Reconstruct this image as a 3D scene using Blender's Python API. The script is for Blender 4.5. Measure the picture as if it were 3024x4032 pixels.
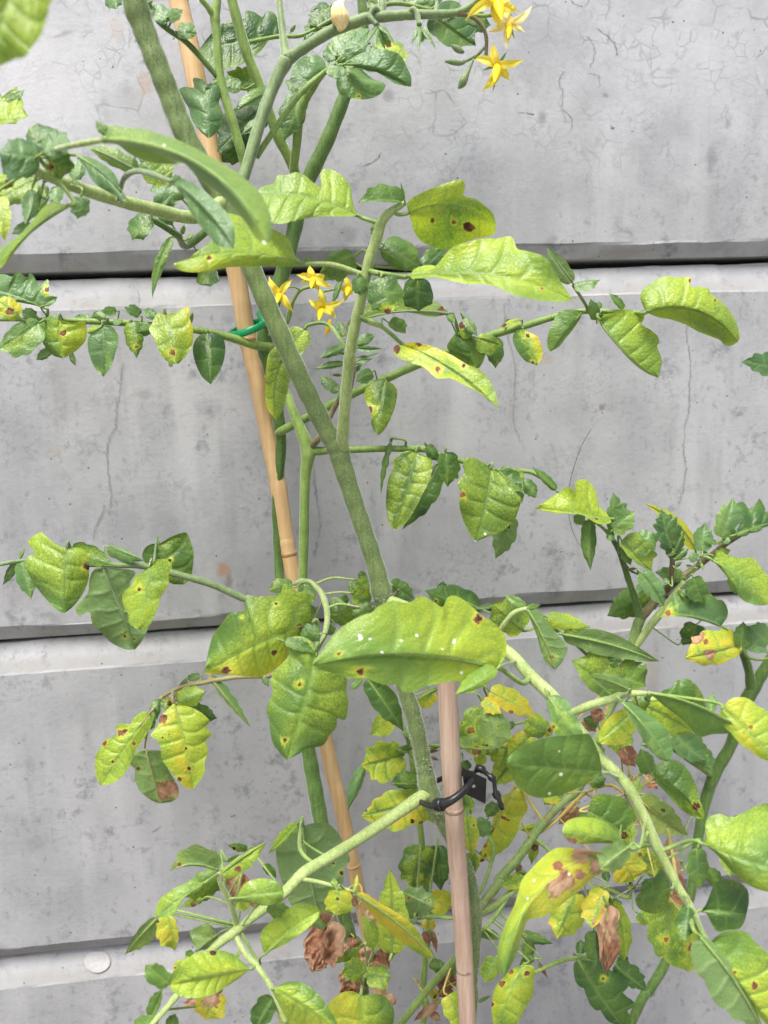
import bpy, math, random, hashlib
import numpy as np

for _o in list(bpy.data.objects): bpy.data.objects.remove(_o)
SC = bpy.context.scene
COL = SC.collection

# ------------------------------------------------------------------ camera
F_PX, W_PX, H_PX = 2910.0, 3024.0, 4032.0
CAM_D, CAM_Z = 0.420, 0.126                      # metres in front of the wall face, height over the middle joint
PITCH, YAW, ROLL = math.radians(-9.1), math.radians(-5.3), math.radians(2.2)
def rot(p, y, r):
    cx, sx, cy, sy, cr, sr = math.cos(p), math.sin(p), math.cos(y), math.sin(y), math.cos(r), math.sin(r)
    Rz = np.array([[cy, -sy, 0], [sy, cy, 0], [0, 0, 1]])
    Rx = np.array([[1, 0, 0], [0, cx, -sx], [0, sx, cx]])
    Ry = np.array([[cr, 0, sr], [0, 1, 0], [-sr, 0, cr]])
    return Rz @ Rx @ Ry
CM = rot(PITCH, YAW, ROLL)
CO = np.array([0.0, -CAM_D, CAM_Z])
from mathutils import Matrix, Vector
cam = bpy.data.cameras.new('camera'); camo = bpy.data.objects.new('camera', cam); COL.objects.link(camo)
m = Matrix.Identity(4)
for i in range(3):
    m[i][0] = CM[i][0]; m[i][1] = CM[i][2]; m[i][2] = -CM[i][1]; m[i][3] = CO[i]
camo.matrix_world = m
cam.sensor_fit = 'VERTICAL'; cam.sensor_height = 36.0; cam.sensor_width = 27.0
cam.lens = 36.0 * F_PX / H_PX
cam.clip_start = 0.005; cam.clip_end = 200
cam.dof.use_dof = True; cam.dof.focus_distance = 0.325; cam.dof.aperture_fstop = 14.0
SC.camera = camo
SC.render.resolution_x, SC.render.resolution_y = 768, 1024

# ------------------------------------------------------------------ sky, sun, exposure
SUN_EL, SUN_AZ = math.radians(67), math.radians(208)     # azimuth of the sun, clockwise from +Y (wall normal is -Y)
wd = bpy.data.worlds.new('World'); SC.world = wd; wd.use_nodes = True
wn = wd.node_tree.nodes; wl_ = wd.node_tree.links
sky = wn.new('ShaderNodeTexSky'); sky.sky_type = 'NISHITA'; sky.sun_disc = False
sky.sun_elevation = SUN_EL; sky.sun_rotation = SUN_AZ
sky.air_density = 1.0; sky.dust_density = 6.0; sky.ozone_density = 1.0
bg = wn['Background']; wl_.new(sky.outputs[0], bg.inputs[0]); bg.inputs[1].default_value = 0.06
sun = bpy.data.lights.new('sun', 'SUN'); sun.energy = 1.5; sun.angle = math.radians(24); sun.color = (1.0, 0.985, 0.965)
suno = bpy.data.objects.new('sun', sun); COL.objects.link(suno)
sd = Vector((math.sin(SUN_AZ) * math.cos(SUN_EL), math.cos(SUN_AZ) * math.cos(SUN_EL), math.sin(SUN_EL)))
suno.rotation_euler = sd.to_track_quat('Z', 'Y').to_euler(); suno.location = sd * 5
SC.view_settings.view_transform = 'Standard'; SC.view_settings.look = 'None'
SC.view_settings.exposure = 1.80; SC.view_settings.gamma = 1.0
SC.render.engine = 'CYCLES'
SC.cycles.max_bounces = 6; SC.cycles.diffuse_bounces = 3; SC.cycles.glossy_bounces = 2; SC.cycles.transmission_bounces = 4; SC.cycles.transparent_max_bounces = 4
SC.cycles.adaptive_threshold = 0.02; SC.cycles.caustics_reflective = False; SC.cycles.caustics_refractive = False

# ------------------------------------------------------------------ helpers
CROP = dict(A=(0, 0), B=(900, 0), C=(1924, 0), D=(0, 900), E=(900, 900), F=(1924, 900), G=(0, 1900), H=(900, 1900),
            I=(1924, 1900), J=(0, 2932), K=(900, 2932), L=(1924, 2932))
KP = 1100.0 / 1659.0
def src(c, x, y): return np.array([CROP[c][0] + x * KP, CROP[c][1] + y * KP])
def at(px, dmm):
    """points on the photo's lines of sight, dmm millimetres in front of the wall face"""
    px = np.asarray(px, float); d = np.asarray(dmm, float) * 0.001
    v = np.stack([px[..., 0] - W_PX / 2, np.full(px.shape[:-1], F_PX), -(px[..., 1] - H_PX / 2)], -1) @ CM.T
    t = (-d - CO[1]) / v[..., 1]
    return CO + v * t[..., None]
def mpp(d): return KP / F_PX * (CAM_D * 1000 - d)        # mm per crop pixel at depth d

def rng(*a): return random.Random(int(hashlib.md5(repr(a).encode()).hexdigest()[:8], 16))

def mesh_obj(name, V, Fc, mats, parent=None, base=None, fm=None, smooth=True, uv=None, attrs=None):
    me = bpy.data.meshes.new(name)
    V = np.asarray(V, float)
    if base is not None: V = V - np.asarray(base)
    me.from_pydata([tuple(v) for v in V], [], [tuple(int(i) for i in f) for f in Fc])
    for mt in (mats if isinstance(mats, (list, tuple)) else [mats]): me.materials.append(mt)
    if fm is not None: me.polygons.foreach_set('material_index', np.asarray(fm, dtype=np.int32))
    if smooth: me.polygons.foreach_set('use_smooth', np.ones(len(me.polygons), bool))
    if uv is not None:
        lay = me.uv_layers.new(name='UVMap'); li = np.empty(len(me.loops), dtype=np.int32); me.loops.foreach_get('vertex_index', li)
        lay.data.foreach_set('uv', np.asarray(uv, dtype=np.float32)[li].ravel())
    for k, a in (attrs or {}).items():
        at_ = me.attributes.new(k, 'FLOAT_COLOR', 'POINT'); at_.data.foreach_set('color', np.asarray(a, dtype=np.float32).ravel())
    me.update()
    o = bpy.data.objects.new(name, me); COL.objects.link(o)
    if parent is not None: o.parent = parent
    return o

def catmull(P, n):
    """P (k, m) control rows -> dense rows"""
    P = np.asarray(P, float)
    if len(P) == 2: return P[0] + (P[1] - P[0]) * np.linspace(0, 1, n + 1)[:, None]
    Q = np.vstack([2 * P[0] - P[1], P, 2 * P[-1] - P[-2]]); out = []
    for i in range(1, len(Q) - 2):
        t = np.linspace(0, 1, n, endpoint=False)[:, None]
        a, b, c, d = Q[i - 1], Q[i], Q[i + 1], Q[i + 2]
        out.append(0.5 * (2 * b + (c - a) * t + (2 * a - 5 * b + 4 * c - d) * t ** 2 + (3 * b - a - 3 * c + d) * t ** 3))
    out.append(P[-1:]); return np.vstack(out)

def tube_geo(C, R, sides=10, ridge=0.0, caps=True, flat=1.0):
    """C (n,3) centres, R (n,) radii in metres -> verts, faces"""
    C = np.asarray(C, float); n = len(C)
    T = np.gradient(C, axis=0); T /= np.linalg.norm(T, axis=1)[:, None] + 1e-12
    u = np.cross(T[0], [0.3, 1, 0.2]); u /= np.linalg.norm(u) + 1e-12
    V = np.zeros((n, sides, 3)); ang = np.linspace(0, 2 * np.pi, sides, endpoint=False)
    for i in range(n):
        u = u - T[i] * (u @ T[i]); u /= np.linalg.norm(u) + 1e-12; w = np.cross(T[i], u)
        rr = R[i] * (1 + ridge * np.cos(3 * ang + 0.6))
        V[i] = C[i] + (np.cos(ang) * rr)[:, None] * u + (np.sin(ang) * rr * flat)[:, None] * w
    Fs = []
    for i in range(n - 1):
        for j in range(sides):
            k = (j + 1) % sides; Fs.append((i * sides + j, i * sides + k, (i + 1) * sides + k, (i + 1) * sides + j))
    if caps: Fs.append(tuple(range(sides))[::-1]); Fs.append(tuple((n - 1) * sides + j for j in range(sides)))
    return V.reshape(-1, 3), Fs

def pts(spec, crop):
    """'H100,200,r,d ...' (crop letter optional, kept until changed); '@x,y,z,r' is a world point in metres -> rows x,y,z,radius (m)"""
    out = []
    for tok in spec.split():
        if tok[0] == '@':
            out.append([float(v) for v in tok[1:].split(',')]); continue
        if tok[0].isalpha(): crop = tok[0]; tok = tok[1:]
        x, y, r, d = [float(v) for v in tok.split(',')]
        p = at(src(crop, x, y), d); out.append([*p, r * mpp(d) * 0.001])
    return np.array(out)

# ------------------------------------------------------------------ materials
def new_mat(name):
    mt = bpy.data.materials.new(name); mt.use_nodes = True; nt = mt.node_tree
    return mt, nt, nt.nodes, nt.links, nt.nodes['Principled BSDF']
class NB:
    """small node builder"""
    def __init__(s, nt): s.nt = nt
    def n(s, t, **kw):
        nd = s.nt.nodes.new(t)
        for k, v in kw.items(): setattr(nd, k, v)
        return nd
    def l(s, a, b): s.nt.links.new(a, b)
    def put(s, sock, v):
        if hasattr(v, 'is_output'): s.l(v, sock)
        else: sock.default_value = v if not (isinstance(v, tuple) and len(v) == 3 and sock.type == 'RGBA') else (*v, 1)
    def mix(s, f, a, b, bt='MIX'):
        nd = s.n('ShaderNodeMix', data_type='RGBA', blend_type=bt); nd.clamp_factor = True
        s.put(nd.inputs[0], f); s.put(nd.inputs[6], a); s.put(nd.inputs[7], b); return nd.outputs[2]
    def math(s, op, a, b=0.0, c=0.0, clamp=False):
        nd = s.n('ShaderNodeMath', operation=op); nd.use_clamp = clamp
        s.put(nd.inputs[0], a); s.put(nd.inputs[1], b); s.put(nd.inputs[2], c); return nd.outputs[0]
    def noise(s, vec, scale, detail=4.0, rough=0.55, dist=0.0):
        nd = s.n('ShaderNodeTexNoise'); s.put(nd.inputs['Vector'], vec); nd.inputs['Scale'].default_value = scale
        nd.inputs['Detail'].default_value = detail; nd.inputs['Roughness'].default_value = rough; nd.inputs['Distortion'].default_value = dist
        return nd.outputs['Fac']
    def ramp(s, v, a, b, lo=0.0, hi=1.0):
        nd = s.n('ShaderNodeMapRange'); nd.interpolation_type = 'SMOOTHSTEP'
        s.put(nd.inputs[0], v); nd.inputs[1].default_value = a; nd.inputs[2].default_value = b; nd.inputs[3].default_value = lo; nd.inputs[4].default_value = hi
        return nd.outputs[0]
    def vor(s, vec, scale, feat='DISTANCE_TO_EDGE', rnd=1.0):
        nd = s.n('ShaderNodeTexVoronoi', feature=feat); s.put(nd.inputs['Vector'], vec); nd.inputs['Scale'].default_value = scale
        nd.inputs['Randomness'].default_value = rnd
        return nd.outputs['Distance']
    def bump(s, h, strength, dist):
        nd = s.n('ShaderNodeBump'); s.put(nd.inputs['Height'], h); nd.inputs['Strength'].default_value = strength; nd.inputs['Distance'].default_value = dist
        return nd.outputs[0]
    def scaled(s, vec, sc):
        nd = s.n('ShaderNodeMapping'); s.put(nd.inputs[0], vec); nd.inputs['Scale'].default_value = sc; return nd.outputs[0]

def leaf_material():
    mt, nt, N, Lk, bs = new_mat('tomato_leaf'); b = NB(nt)
    a1 = b.n('ShaderNodeAttribute', attribute_name='leafcol'); a2 = b.n('ShaderNodeAttribute', attribute_name='leafcol2')
    s1 = b.n('ShaderNodeSeparateColor'); b.l(a1.outputs['Color'], s1.inputs[0])
    s2 = b.n('ShaderNodeSeparateColor'); b.l(a2.outputs['Color'], s2.inputs[0])
    yel, brn, vein, tone = s1.outputs[0], s1.outputs[1], s1.outputs[2], a1.outputs['Alpha']
    pale, white, dry = s2.outputs[0], s2.outputs[1], s2.outputs[2]
    tc = b.n('ShaderNodeTexCoord'); oc = tc.outputs['Object']; uv = tc.outputs['UV']
    nz = b.noise(oc, 260, 3); nz2 = b.noise(oc, 900, 3); nz3 = b.noise(oc, 90, 4)
    ret = b.vor(b.scaled(uv, (1, 1, 1)), 6.5, 'DISTANCE_TO_EDGE')
    retm = b.ramp(ret, 0.0, 0.09, 1.0, 0.0)
    g = b.mix(b.math('ADD', tone, b.math('MULTIPLY', b.math('SUBTRACT', nz3, 0.5), 0.7), clamp=True), (0.038, 0.102, 0.028), (0.200, 0.345, 0.050))
    g = b.mix(b.math('MULTIPLY', pale, 0.85), g, (0.175, 0.315, 0.155))
    yy = b.math('ADD', yel, b.math('MULTIPLY', b.math('SUBTRACT', nz, 0.5), 0.25))
    yy = b.math('MULTIPLY', b.math('SUBTRACT', yy, b.math('MULTIPLY', retm, 0.18)), b.ramp(yel, 0.02, 0.2), clamp=True)
    g = b.mix(b.ramp(yy, 0.0, 0.6), g, (0.375, 0.495, 0.050))
    g = b.mix(b.ramp(yy, 0.45, 1.0), g, (0.63, 0.525, 0.05))
    g = b.mix(b.math('MULTIPLY', b.ramp(nz3, 0.48, 0.78), 0.22), g, (0.045, 0.115, 0.024))
    g = b.mix(b.math('MULTIPLY', vein, 0.40), g, (0.25, 0.375, 0.11))
    g = b.mix(b.math('MULTIPLY', retm, 0.10), g, (0.03, 0.085, 0.015))
    bb = b.ramp(b.math('ADD', brn, b.math('MULTIPLY', b.math('SUBTRACT', nz2, 0.5), 0.5)), 0.42, 0.6)
    browns = b.mix(b.ramp(nz, 0.4, 0.62), (0.055, 0.018, 0.010), (0.22, 0.095, 0.045))
    browns = b.mix(dry, browns, b.mix(b.ramp(nz3, 0.4, 0.62), (0.30, 0.14, 0.075), (0.53, 0.345, 0.215)))
    g = b.mix(bb, g, browns)
    g = b.mix(b.ramp(white, 0.45, 0.6), g, (0.82, 0.82, 0.76))
    geo = b.n('ShaderNodeNewGeometry')
    under = b.mix(0.55, g, (0.20, 0.30, 0.115))
    under = b.mix(b.math('MULTIPLY', vein, 0.35), under, (0.31, 0.40, 0.19))
    under = b.mix(bb, under, browns)
    colr = b.mix(geo.outputs['Backfacing'], g, under)
    b.l(colr, bs.inputs['Base Color'])
    b.put(bs.inputs['Roughness'], b.math('ADD', 0.40, b.math('MULTIPLY', b.math('MAXIMUM', bb, dry), 0.4)))
    bs.inputs['Specular IOR Level'].default_value = 0.42
    bs.inputs['Sheen Weight'].default_value = 0.12; bs.inputs['Sheen Roughness'].default_value = 0.4
    h = b.ramp(ret, 0.0, 0.35)
    bp = b.bump(h, 0.22, 0.0005); b.l(bp, bs.inputs['Normal'])
    tr = b.n('ShaderNodeBsdfTranslucent')
    b.l(b.mix(1.0, colr, (1.25, 1.28, 0.6), 'MULTIPLY'), tr.inputs[0]); b.l(bp, tr.inputs['Normal'])
    mx = b.n('ShaderNodeMixShader'); b.put(mx.inputs[0], b.math('MULTIPLY', b.math('SUBTRACT', 1.0, b.math('MULTIPLY', bb, 0.7)), 0.32))
    b.l(bs.outputs[0], mx.inputs[1]); b.l(tr.outputs[0], mx.inputs[2]); b.l(mx.outputs[0], N['Material Output'].inputs[0])
    return mt

def stem_material(name, c1, c2, streak=0.5, sheen=0.5, blot=None, rough=0.55, spec=0.3):
    mt, nt, N, Lk, bs = new_mat(name); b = NB(nt)
    tc = b.n('ShaderNodeTexCoord'); oc = tc.outputs['Object']
    n1 = b.noise(oc, 120, 4); n2 = b.noise(b.scaled(oc, (900, 900, 60)), 1.0, 3); n3 = b.noise(oc, 1500, 2)
    f = b.math('ADD', b.math('MULTIPLY', n1, 1 - streak), b.math('MULTIPLY', n2, streak))
    c = b.mix(b.ramp(f, 0.35, 0.66), c1, c2)
    c = b.mix(b.math('MULTIPLY', b.ramp(n3, 0.52, 0.7), 0.22), c, tuple(min(1, v * 2.1 + 0.04) for v in c2))
    if blot: c = b.mix(b.ramp(b.noise(oc, 45, 3), 0.60, 0.72, 0, 0.75), c, blot)
    b.l(c, bs.inputs['Base Color']); bs.inputs['Roughness'].default_value = rough; bs.inputs['Specular IOR Level'].default_value = spec
    bs.inputs['Sheen Weight'].default_value = sheen; bs.inputs['Sheen Roughness'].default_value = 0.35
    bs.inputs['Subsurface Weight'].default_value = 0.0
    b.l(b.bump(b.math('ADD', n2, b.math('MULTIPLY', n3, 0.6)), 0.35, 0.0005), bs.inputs['Normal'])
    return mt

M = {}
M['leaf'] = leaf_material()
M['stem'] = stem_material('fuzzy_green_stem', (0.108, 0.165, 0.052), (0.165, 0.226, 0.078), 0.6, 0.5)
M['stemdark'] = stem_material('dark_green_stem', (0.055, 0.115, 0.025), (0.115, 0.195, 0.045), 0.5, 0.4)
M['rachis'] = stem_material('pale_green_stalk', (0.225, 0.305, 0.09), (0.345, 0.425, 0.165), 0.6, 0.6)
M['stalk'] = stem_material('green_leaf_stalk', (0.13, 0.22, 0.045), (0.22, 0.32, 0.075), 0.5, 0.5)
M['bluestalk'] = stem_material('grey_green_stalk', (0.12, 0.185, 0.075), (0.20, 0.27, 0.115), 0.5, 0.8)
M['purple'] = stem_material('purplish_twig', (0.12, 0.085, 0.05), (0.19, 0.18, 0.075), 0.5, 0.5)
M['brownstalk'] = stem_material('brownish_stalk', (0.21, 0.15, 0.075), (0.27, 0.27, 0.10), 0.4, 0.4)
M['ochre'] = stem_material('yellowing_stalk', (0.36, 0.27, 0.06), (0.42, 0.38, 0.10), 0.4, 0.3)
M['scab'] = stem_material('scabbed_green_stem', (0.11, 0.18, 0.05), (0.19, 0.26, 0.08), 0.5, 0.6, blot=(0.15, 0.075, 0.035))

def petal_material(name, ca, cb):
    mt, nt, N, Lk, bs = new_mat(name); b = NB(nt)
    tc = b.n('ShaderNodeTexCoord'); nz = b.noise(b.scaled(tc.outputs['UV'], (2, 26, 1)), 2.0, 3)
    c = b.mix(nz, ca, cb); b.l(c, bs.inputs['Base Color'])
    bs.inputs['Roughness'].default_value = 0.55
    tr = b.n('ShaderNodeBsdfTranslucent'); b.l(c, tr.inputs[0]); mx = b.n('ShaderNodeMixShader'); mx.inputs[0].default_value = 0.4
    b.l(bs.outputs[0], mx.inputs[1]); b.l(tr.outputs[0], mx.inputs[2]); b.l(mx.outputs[0], N['Material Output'].inputs[0])
    return mt
M['petal'] = petal_material('yellow_petal', (0.80, 0.615, 0.016), (0.94, 0.84, 0.13)); M['palepetal'] = petal_material('pale_yellow_petal', (0.90, 0.74, 0.16), (0.96, 0.90, 0.50))
M['cone'] = stem_material('orange_yellow_anther', (0.88, 0.56, 0.006), (0.95, 0.68, 0.02), 0.6, 0.0)
M['cream'] = stem_material('cream_faded_petal', (0.80, 0.55, 0.16), (0.92, 0.86, 0.62), 0.6, 0.2)

def concrete_material(stains):
    mt, nt, N, Lk, bs = new_mat('grey_cast_concrete'); b = NB(nt)
    tc = b.n('ShaderNodeTexCoord'); oc = tc.outputs['Object']
    sp = b.n('ShaderNodeSeparateXYZ'); b.l(oc, sp.inputs[0])
    X, Z = sp.outputs[0], sp.outputs[2]
    big = b.noise(oc, 7, 3, 0.6); mid = b.noise(oc, 28, 4, 0.62); fine = b.noise(oc, 190, 3, 0.6); grain = b.noise(oc, 1200, 0)
    c = b.mix(b.ramp(big, 0.3, 0.7), (0.285, 0.294, 0.300), (0.365, 0.372, 0.376))
    c = b.mix(b.ramp(mid, 0.32, 0.72, 0.0, 0.55), c, (0.405, 0.412, 0.418))
    # grey mineral smudges and flecks
    sm = b.math('MULTIPLY', b.ramp(b.noise(oc, 60, 5, 0.72, 0.1), 0.52, 0.68), b.ramp(b.noise(oc, 14, 1), 0.42, 0.6))
    c = b.mix(b.math('MULTIPLY', sm, 0.8), c, (0.165, 0.174, 0.188))
    sm2 = b.ramp(b.noise(b.scaled(oc, (130, 130, 85)), 1.0, 4, 0.65, 0.15), 0.57, 0.70)
    c = b.mix(b.math('MULTIPLY', sm2, 0.62), c, (0.20, 0.205, 0.21))
    dks = b.ramp(b.noise(b.scaled(oc, (55, 55, 9)), 1.0, 3), 0.56, 0.74, 0.0, 0.35)
    c = b.mix(dks, c, (0.22, 0.218, 0.21))
    sp3 = b.math('MULTIPLY', b.ramp(b.noise(oc, 300, 3, 0.6), 0.53, 0.62), b.ramp(b.noise(oc, 22, 3), 0.46, 0.62))
    c = b.mix(b.math('MULTIPLY', sp3, 0.28), c, (0.17, 0.175, 0.18))
    # pale rubbed streaks running down
    stv = b.noise(b.scaled(oc, (38, 38, 5)), 1.0, 4)
    c = b.mix(b.ramp(stv, 0.50, 0.72, 0.0, 0.5), c, (0.46, 0.468, 0.475))
    # crazed, bleached skin on the top board; its paler tone also paints in brighter skylight
    top = b.ramp(Z, 0.20, 0.30)
    dv = b.n('ShaderNodeVectorMath', operation='ADD'); b.l(oc, dv.inputs[0])
    dn = b.n('ShaderNodeTexNoise'); b.l(oc, dn.inputs['Vector']); dn.inputs['Scale'].default_value = 45; dn.inputs['Detail'].default_value = 2
    sc = b.n('ShaderNodeVectorMath', operation='SCALE'); b.l(dn.outputs['Color'], sc.inputs[0]); sc.inputs['Scale'].default_value = 0.012
    b.l(sc.outputs[0], dv.inputs[1])
    cr1 = b.ramp(b.vor(dv.outputs[0], 55), 0.0, 0.045, 1, 0); cr2 = b.ramp(b.vor(dv.outputs[0], 150), 0.0, 0.08, 1, 0)
    cm = b.ramp(b.noise(oc, 16, 2), 0.42, 0.54); cm2 = b.ramp(mid, 0.46, 0.56)
    cr = b.math('MAXIMUM', b.math('MULTIPLY', cr1, cm), b.math('MULTIPLY', b.math('MULTIPLY', cr2, cm2), 0.7))
    cr = b.math('MULTIPLY', cr, b.math('MULTIPLY', top, b.ramp(b.noise(oc, 70, 1), 0.42, 0.6)))
    c = b.mix(b.math('MULTIPLY', top, b.ramp(mid, 0.3, 0.65, 0.15, 0.5)), c, (0.52, 0.535, 0.555))
    c = b.mix(b.math('MULTIPLY', b.math('MULTIPLY', top, b.ramp(X, 0.02, -0.16)), 0.45), c, (0.56, 0.57, 0.58))
    c = b.mix(b.math('MULTIPLY', cr, 0.62), c, (0.18, 0.178, 0.172))
    # browner, dirtier arris band beside every joint (period 200 mm)
    zz = b.math('FRACT', b.math('DIVIDE', b.math('ADD', Z, 1.0), 0.2))
    near = b.math('MAXIMUM', b.ramp(zz, 0.022, 0.0, 0, 1), b.ramp(zz, 0.945, 0.975, 0, 1))
    dirt = b.ramp(b.noise(b.scaled(oc, (25, 25, 70)), 1.0, 5, 0.65), 0.40, 0.68)
    c = b.mix(b.math('MULTIPLY', near, b.math('MULTIPLY_ADD', dirt, 0.55, 0.12)), c, (0.275, 0.25, 0.21))
    lip = b.ramp(zz, 0.935, 0.90, 0, 1); lip = b.math('MULTIPLY', lip, b.ramp(zz, 0.875, 0.89, 0, 1))
    c = b.mix(b.math('MULTIPLY', lip, b.ramp(mid, 0.35, 0.6, 0.25, 0.75)), c, (0.275, 0.27, 0.26))
    # pin holes
    ph = b.math('MULTIPLY', b.ramp(b.vor(oc, 110, 'F1'), 0.075, 0.05, 0, 1), b.ramp(mid, 0.44, 0.5))
    c = b.mix(b.math('MULTIPLY', ph, 0.75), c, (0.06, 0.05, 0.045))
    for (p, r, colr, st, sq) in stains:
        q = b.n('ShaderNodeVectorMath', operation='SUBTRACT'); b.l(oc, q.inputs[0]); q.inputs[1].default_value = p
        q2 = b.scaled(q.outputs[0], (1.0 / r, 0.2 / r, 1.0 / (r * sq)))
        ln = b.n('ShaderNodeVectorMath', operation='LENGTH'); b.l(q2, ln.inputs[0])
        dd = b.math('ADD', ln.outputs['Value'], b.math('MULTIPLY', b.math('SUBTRACT', fine, 0.5), 1.3))
        c = b.mix(b.math('MULTIPLY', b.ramp(dd, 1.1, 0.2), st), c, colr)
    c = b.mix(b.math('MULTIPLY', grain, 0.10), c, (0.2, 0.2, 0.2))
    b.l(c, bs.inputs['Base Color']); bs.inputs['Roughness'].default_value = 0.78; bs.inputs['Specular IOR Level'].default_value = 0.25
    hh = b.noise(oc, 330, 3, 0.65)
    b.l(b.bump(hh, 0.35, 0.0007), bs.inputs['Normal'])
    return mt

def plain(name, c, rough=0.5, c2=None, scale=200.0, spec=0.4, bump=0.0, stretch=(1, 1, 1)):
    mt, nt, N, Lk, bs = new_mat(name); b = NB(nt)
    tc = b.n('ShaderNodeTexCoord'); nz = b.noise(b.scaled(tc.outputs['Object'], stretch), scale, 5, 0.6)
    b.l(b.mix(b.ramp(nz, 0.3, 0.7), c, c2 or tuple(v * 0.8 for v in c)), bs.inputs['Base Color'])
    bs.inputs['Roughness'].default_value = rough; bs.inputs['Specular IOR Level'].default_value = spec
    if bump: b.l(b.bump(nz, bump, 0.001), bs.inputs['Normal'])
    return mt
M['cane'] = plain('golden_bamboo', (0.56, 0.36, 0.165), 0.42, (0.67, 0.465, 0.245), 1.0, 0.35, 0.15, (420, 420, 22))
M['canenode'] = plain('bamboo_node_ring', (0.34, 0.19, 0.075), 0.55, (0.50, 0.31, 0.14), 300)
M['dowel'] = plain('weathered_pinkish_bamboo', (0.40, 0.275, 0.20), 0.62, (0.53, 0.40, 0.315), 1.0, 0.25, 0.3, (520, 520, 26))
M['dowelnode'] = plain('weathered_bamboo_node', (0.27, 0.18, 0.125), 0.7, (0.42, 0.30, 0.225), 400)
M['greentie'] = plain('green_plastic', (0.0, 0.235, 0.075), 0.33, (0.0, 0.20, 0.065), 150, 0.5)
M['black'] = plain('black_plastic', (0.011, 0.011, 0.012), 0.38, (0.017, 0.017, 0.018), 300, 0.5, 0.05)
M['soil'] = plain('dark_garden_soil', (0.045, 0.032, 0.022), 0.95, (0.09, 0.066, 0.046), 40, 0.1, 0.8)
M['bounce_paving'] = plain('pale_bounce_paving', (0.27, 0.265, 0.255), 0.85, (0.35, 0.345, 0.335), 12, 0.2, 0.2)
M['crack'] = plain('dark_crack', (0.17, 0.168, 0.165), 0.9, (0.27, 0.27, 0.27), 600, 0.1)
M['white'] = plain('white_mineral_patch', (0.37, 0.365, 0.355), 0.85, (0.43, 0.425, 0.42), 500, 0.2)
M['hair'] = plain('dark_hair', (0.05, 0.045, 0.04), 0.5)
M['hairs'] = plain('pale_stem_hair', (0.42, 0.46, 0.33), 0.7, (0.55, 0.58, 0.46), 300, 0.2)
# ------------------------------------------------------------------ setting
GROUND_Z = -0.395
def ground():
    n = 60; xs = np.sign(np.linspace(-1, 1, n)) * np.abs(np.linspace(-1, 1, n)) ** 3 * 30; ys = -np.linspace(0, 1, n) ** 3 * 30 + 0.05
    V = []; r = random.Random(4)
    for y in ys:
        for x in xs:
            near = math.exp(-(x * x + y * y) / 2)
            V.append((x, y, GROUND_Z + (r.random() - 0.5) * 0.012 * near + 0.006 * math.sin(x * 9 + y * 5) * near))
    Fc = [(j * n + i, j * n + i + 1, (j + 1) * n + i + 1, (j + 1) * n + i) for j in range(n - 1) for i in range(n - 1)]
    o = mesh_obj('ground', V, [f[::-1] for f in Fc], M['soil']); o['kind'] = 'structure'
ground()
def bounce_paving():  # unseen pale slab, added to bounce fill light up from below
    V = [(-30, -30, GROUND_Z + .02), (30, -30, GROUND_Z + .02), (30, -.40, GROUND_Z + .02), (-30, -.40, GROUND_Z + .02)]; V += [(x, y, z - .06) for x, y, z in V]
    Fc = [(0, 1, 2, 3), (7, 6, 5, 4), (0, 4, 5, 1), (1, 5, 6, 2), (2, 6, 7, 3), (3, 7, 4, 0)]
    o = mesh_obj('bounce_paving', V, Fc, M['bounce_paving'], smooth=False); o['kind'] = 'structure'
bounce_paving()
def soil_bank():
    V = [(x, y, z) for x in (-1.19, 1.19) for y in (0.085, 3.0) for z in (-0.6, 0.585)]
    Fc = [(0, 1, 3, 2), (4, 6, 7, 5), (0, 4, 5, 1), (2, 3, 7, 6), (0, 2, 6, 4), (1, 5, 7, 3)]
    o = mesh_obj('soil_bank', V, Fc, M['soil'], smooth=False); o['kind'] = 'structure'
soil_bank()

wall = bpy.data.objects.new('retaining_wall', None); COL.objects.link(wall); wall.location = (0, 0, 0)
wall['label'] = 'pale grey retaining wall of stacked concrete sleepers behind the tomato plants'; wall['category'] = 'wall'
def wp(c, x, y): return tuple(float(v) for v in at(src(c, x, y), 0))
TAN, RUST, PALE, GREY = (0.33, 0.265, 0.205), (0.175, 0.135, 0.105), (0.56, 0.55, 0.54), (0.19, 0.19, 0.195)
STAINS = [(wp('F', 355, 770), .0040, TAN, .55, 1.0), (wp('F', 675, 1060), .0022, RUST, .85, 1.2), (wp('G', 1330, 520), .0050, (0.36, 0.215, 0.12), .8, 1.3),
          (wp('G', 1360, 590), .0030, (0.16, 0.13, 0.11), .6, 2.0), (wp('D', 340, 1335), .0032, TAN, .45, 1.0), (wp('G', 935, 160), .0026, TAN, .6, .9),
          (wp('A', 860, 500), .0060, (0.44, 0.34, 0.255), .55, 1.2), (wp('A', 690, 170), .0055, (0.46, 0.40, 0.34), .5, 1.5), (wp('A', 760, 560), .0085, (0.30, 0.30, 0.30), .5, .9),
          (wp('C', 1320, 950), .0042, GREY, .65, 2.3), (wp('C', 320, 700), .0040, GREY, .7, 1.2), (wp('B', 950, 570), .0045, GREY, .6, 1.0),
          (wp('I', 960, 1130), .0085, (0.42, 0.345, 0.285), .35, 1.6), (wp('J', 200, 590), .0075, GREY, .3, .8), (wp('D', 1230, 1060), .010, GREY, .3, .7),
          (wp('C', 690, 565), .0026, GREY, .7, .8), (wp('C', 1420, 740), .0030, GREY, .5, 1.0), (wp('D', 850, 985), .0060, GREY, .45, .6),
          (wp('C', 250, 300), .030, (0.27, 0.275, 0.28), .55, 1.0), (wp('C', 250, 950), .026, (0.28, 0.285, 0.29), .45, 1.0), (wp('A', 150, 500), .045, (0.57, 0.575, 0.58), .6, .9)]
M['concrete'] = concrete_material(STAINS)
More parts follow.
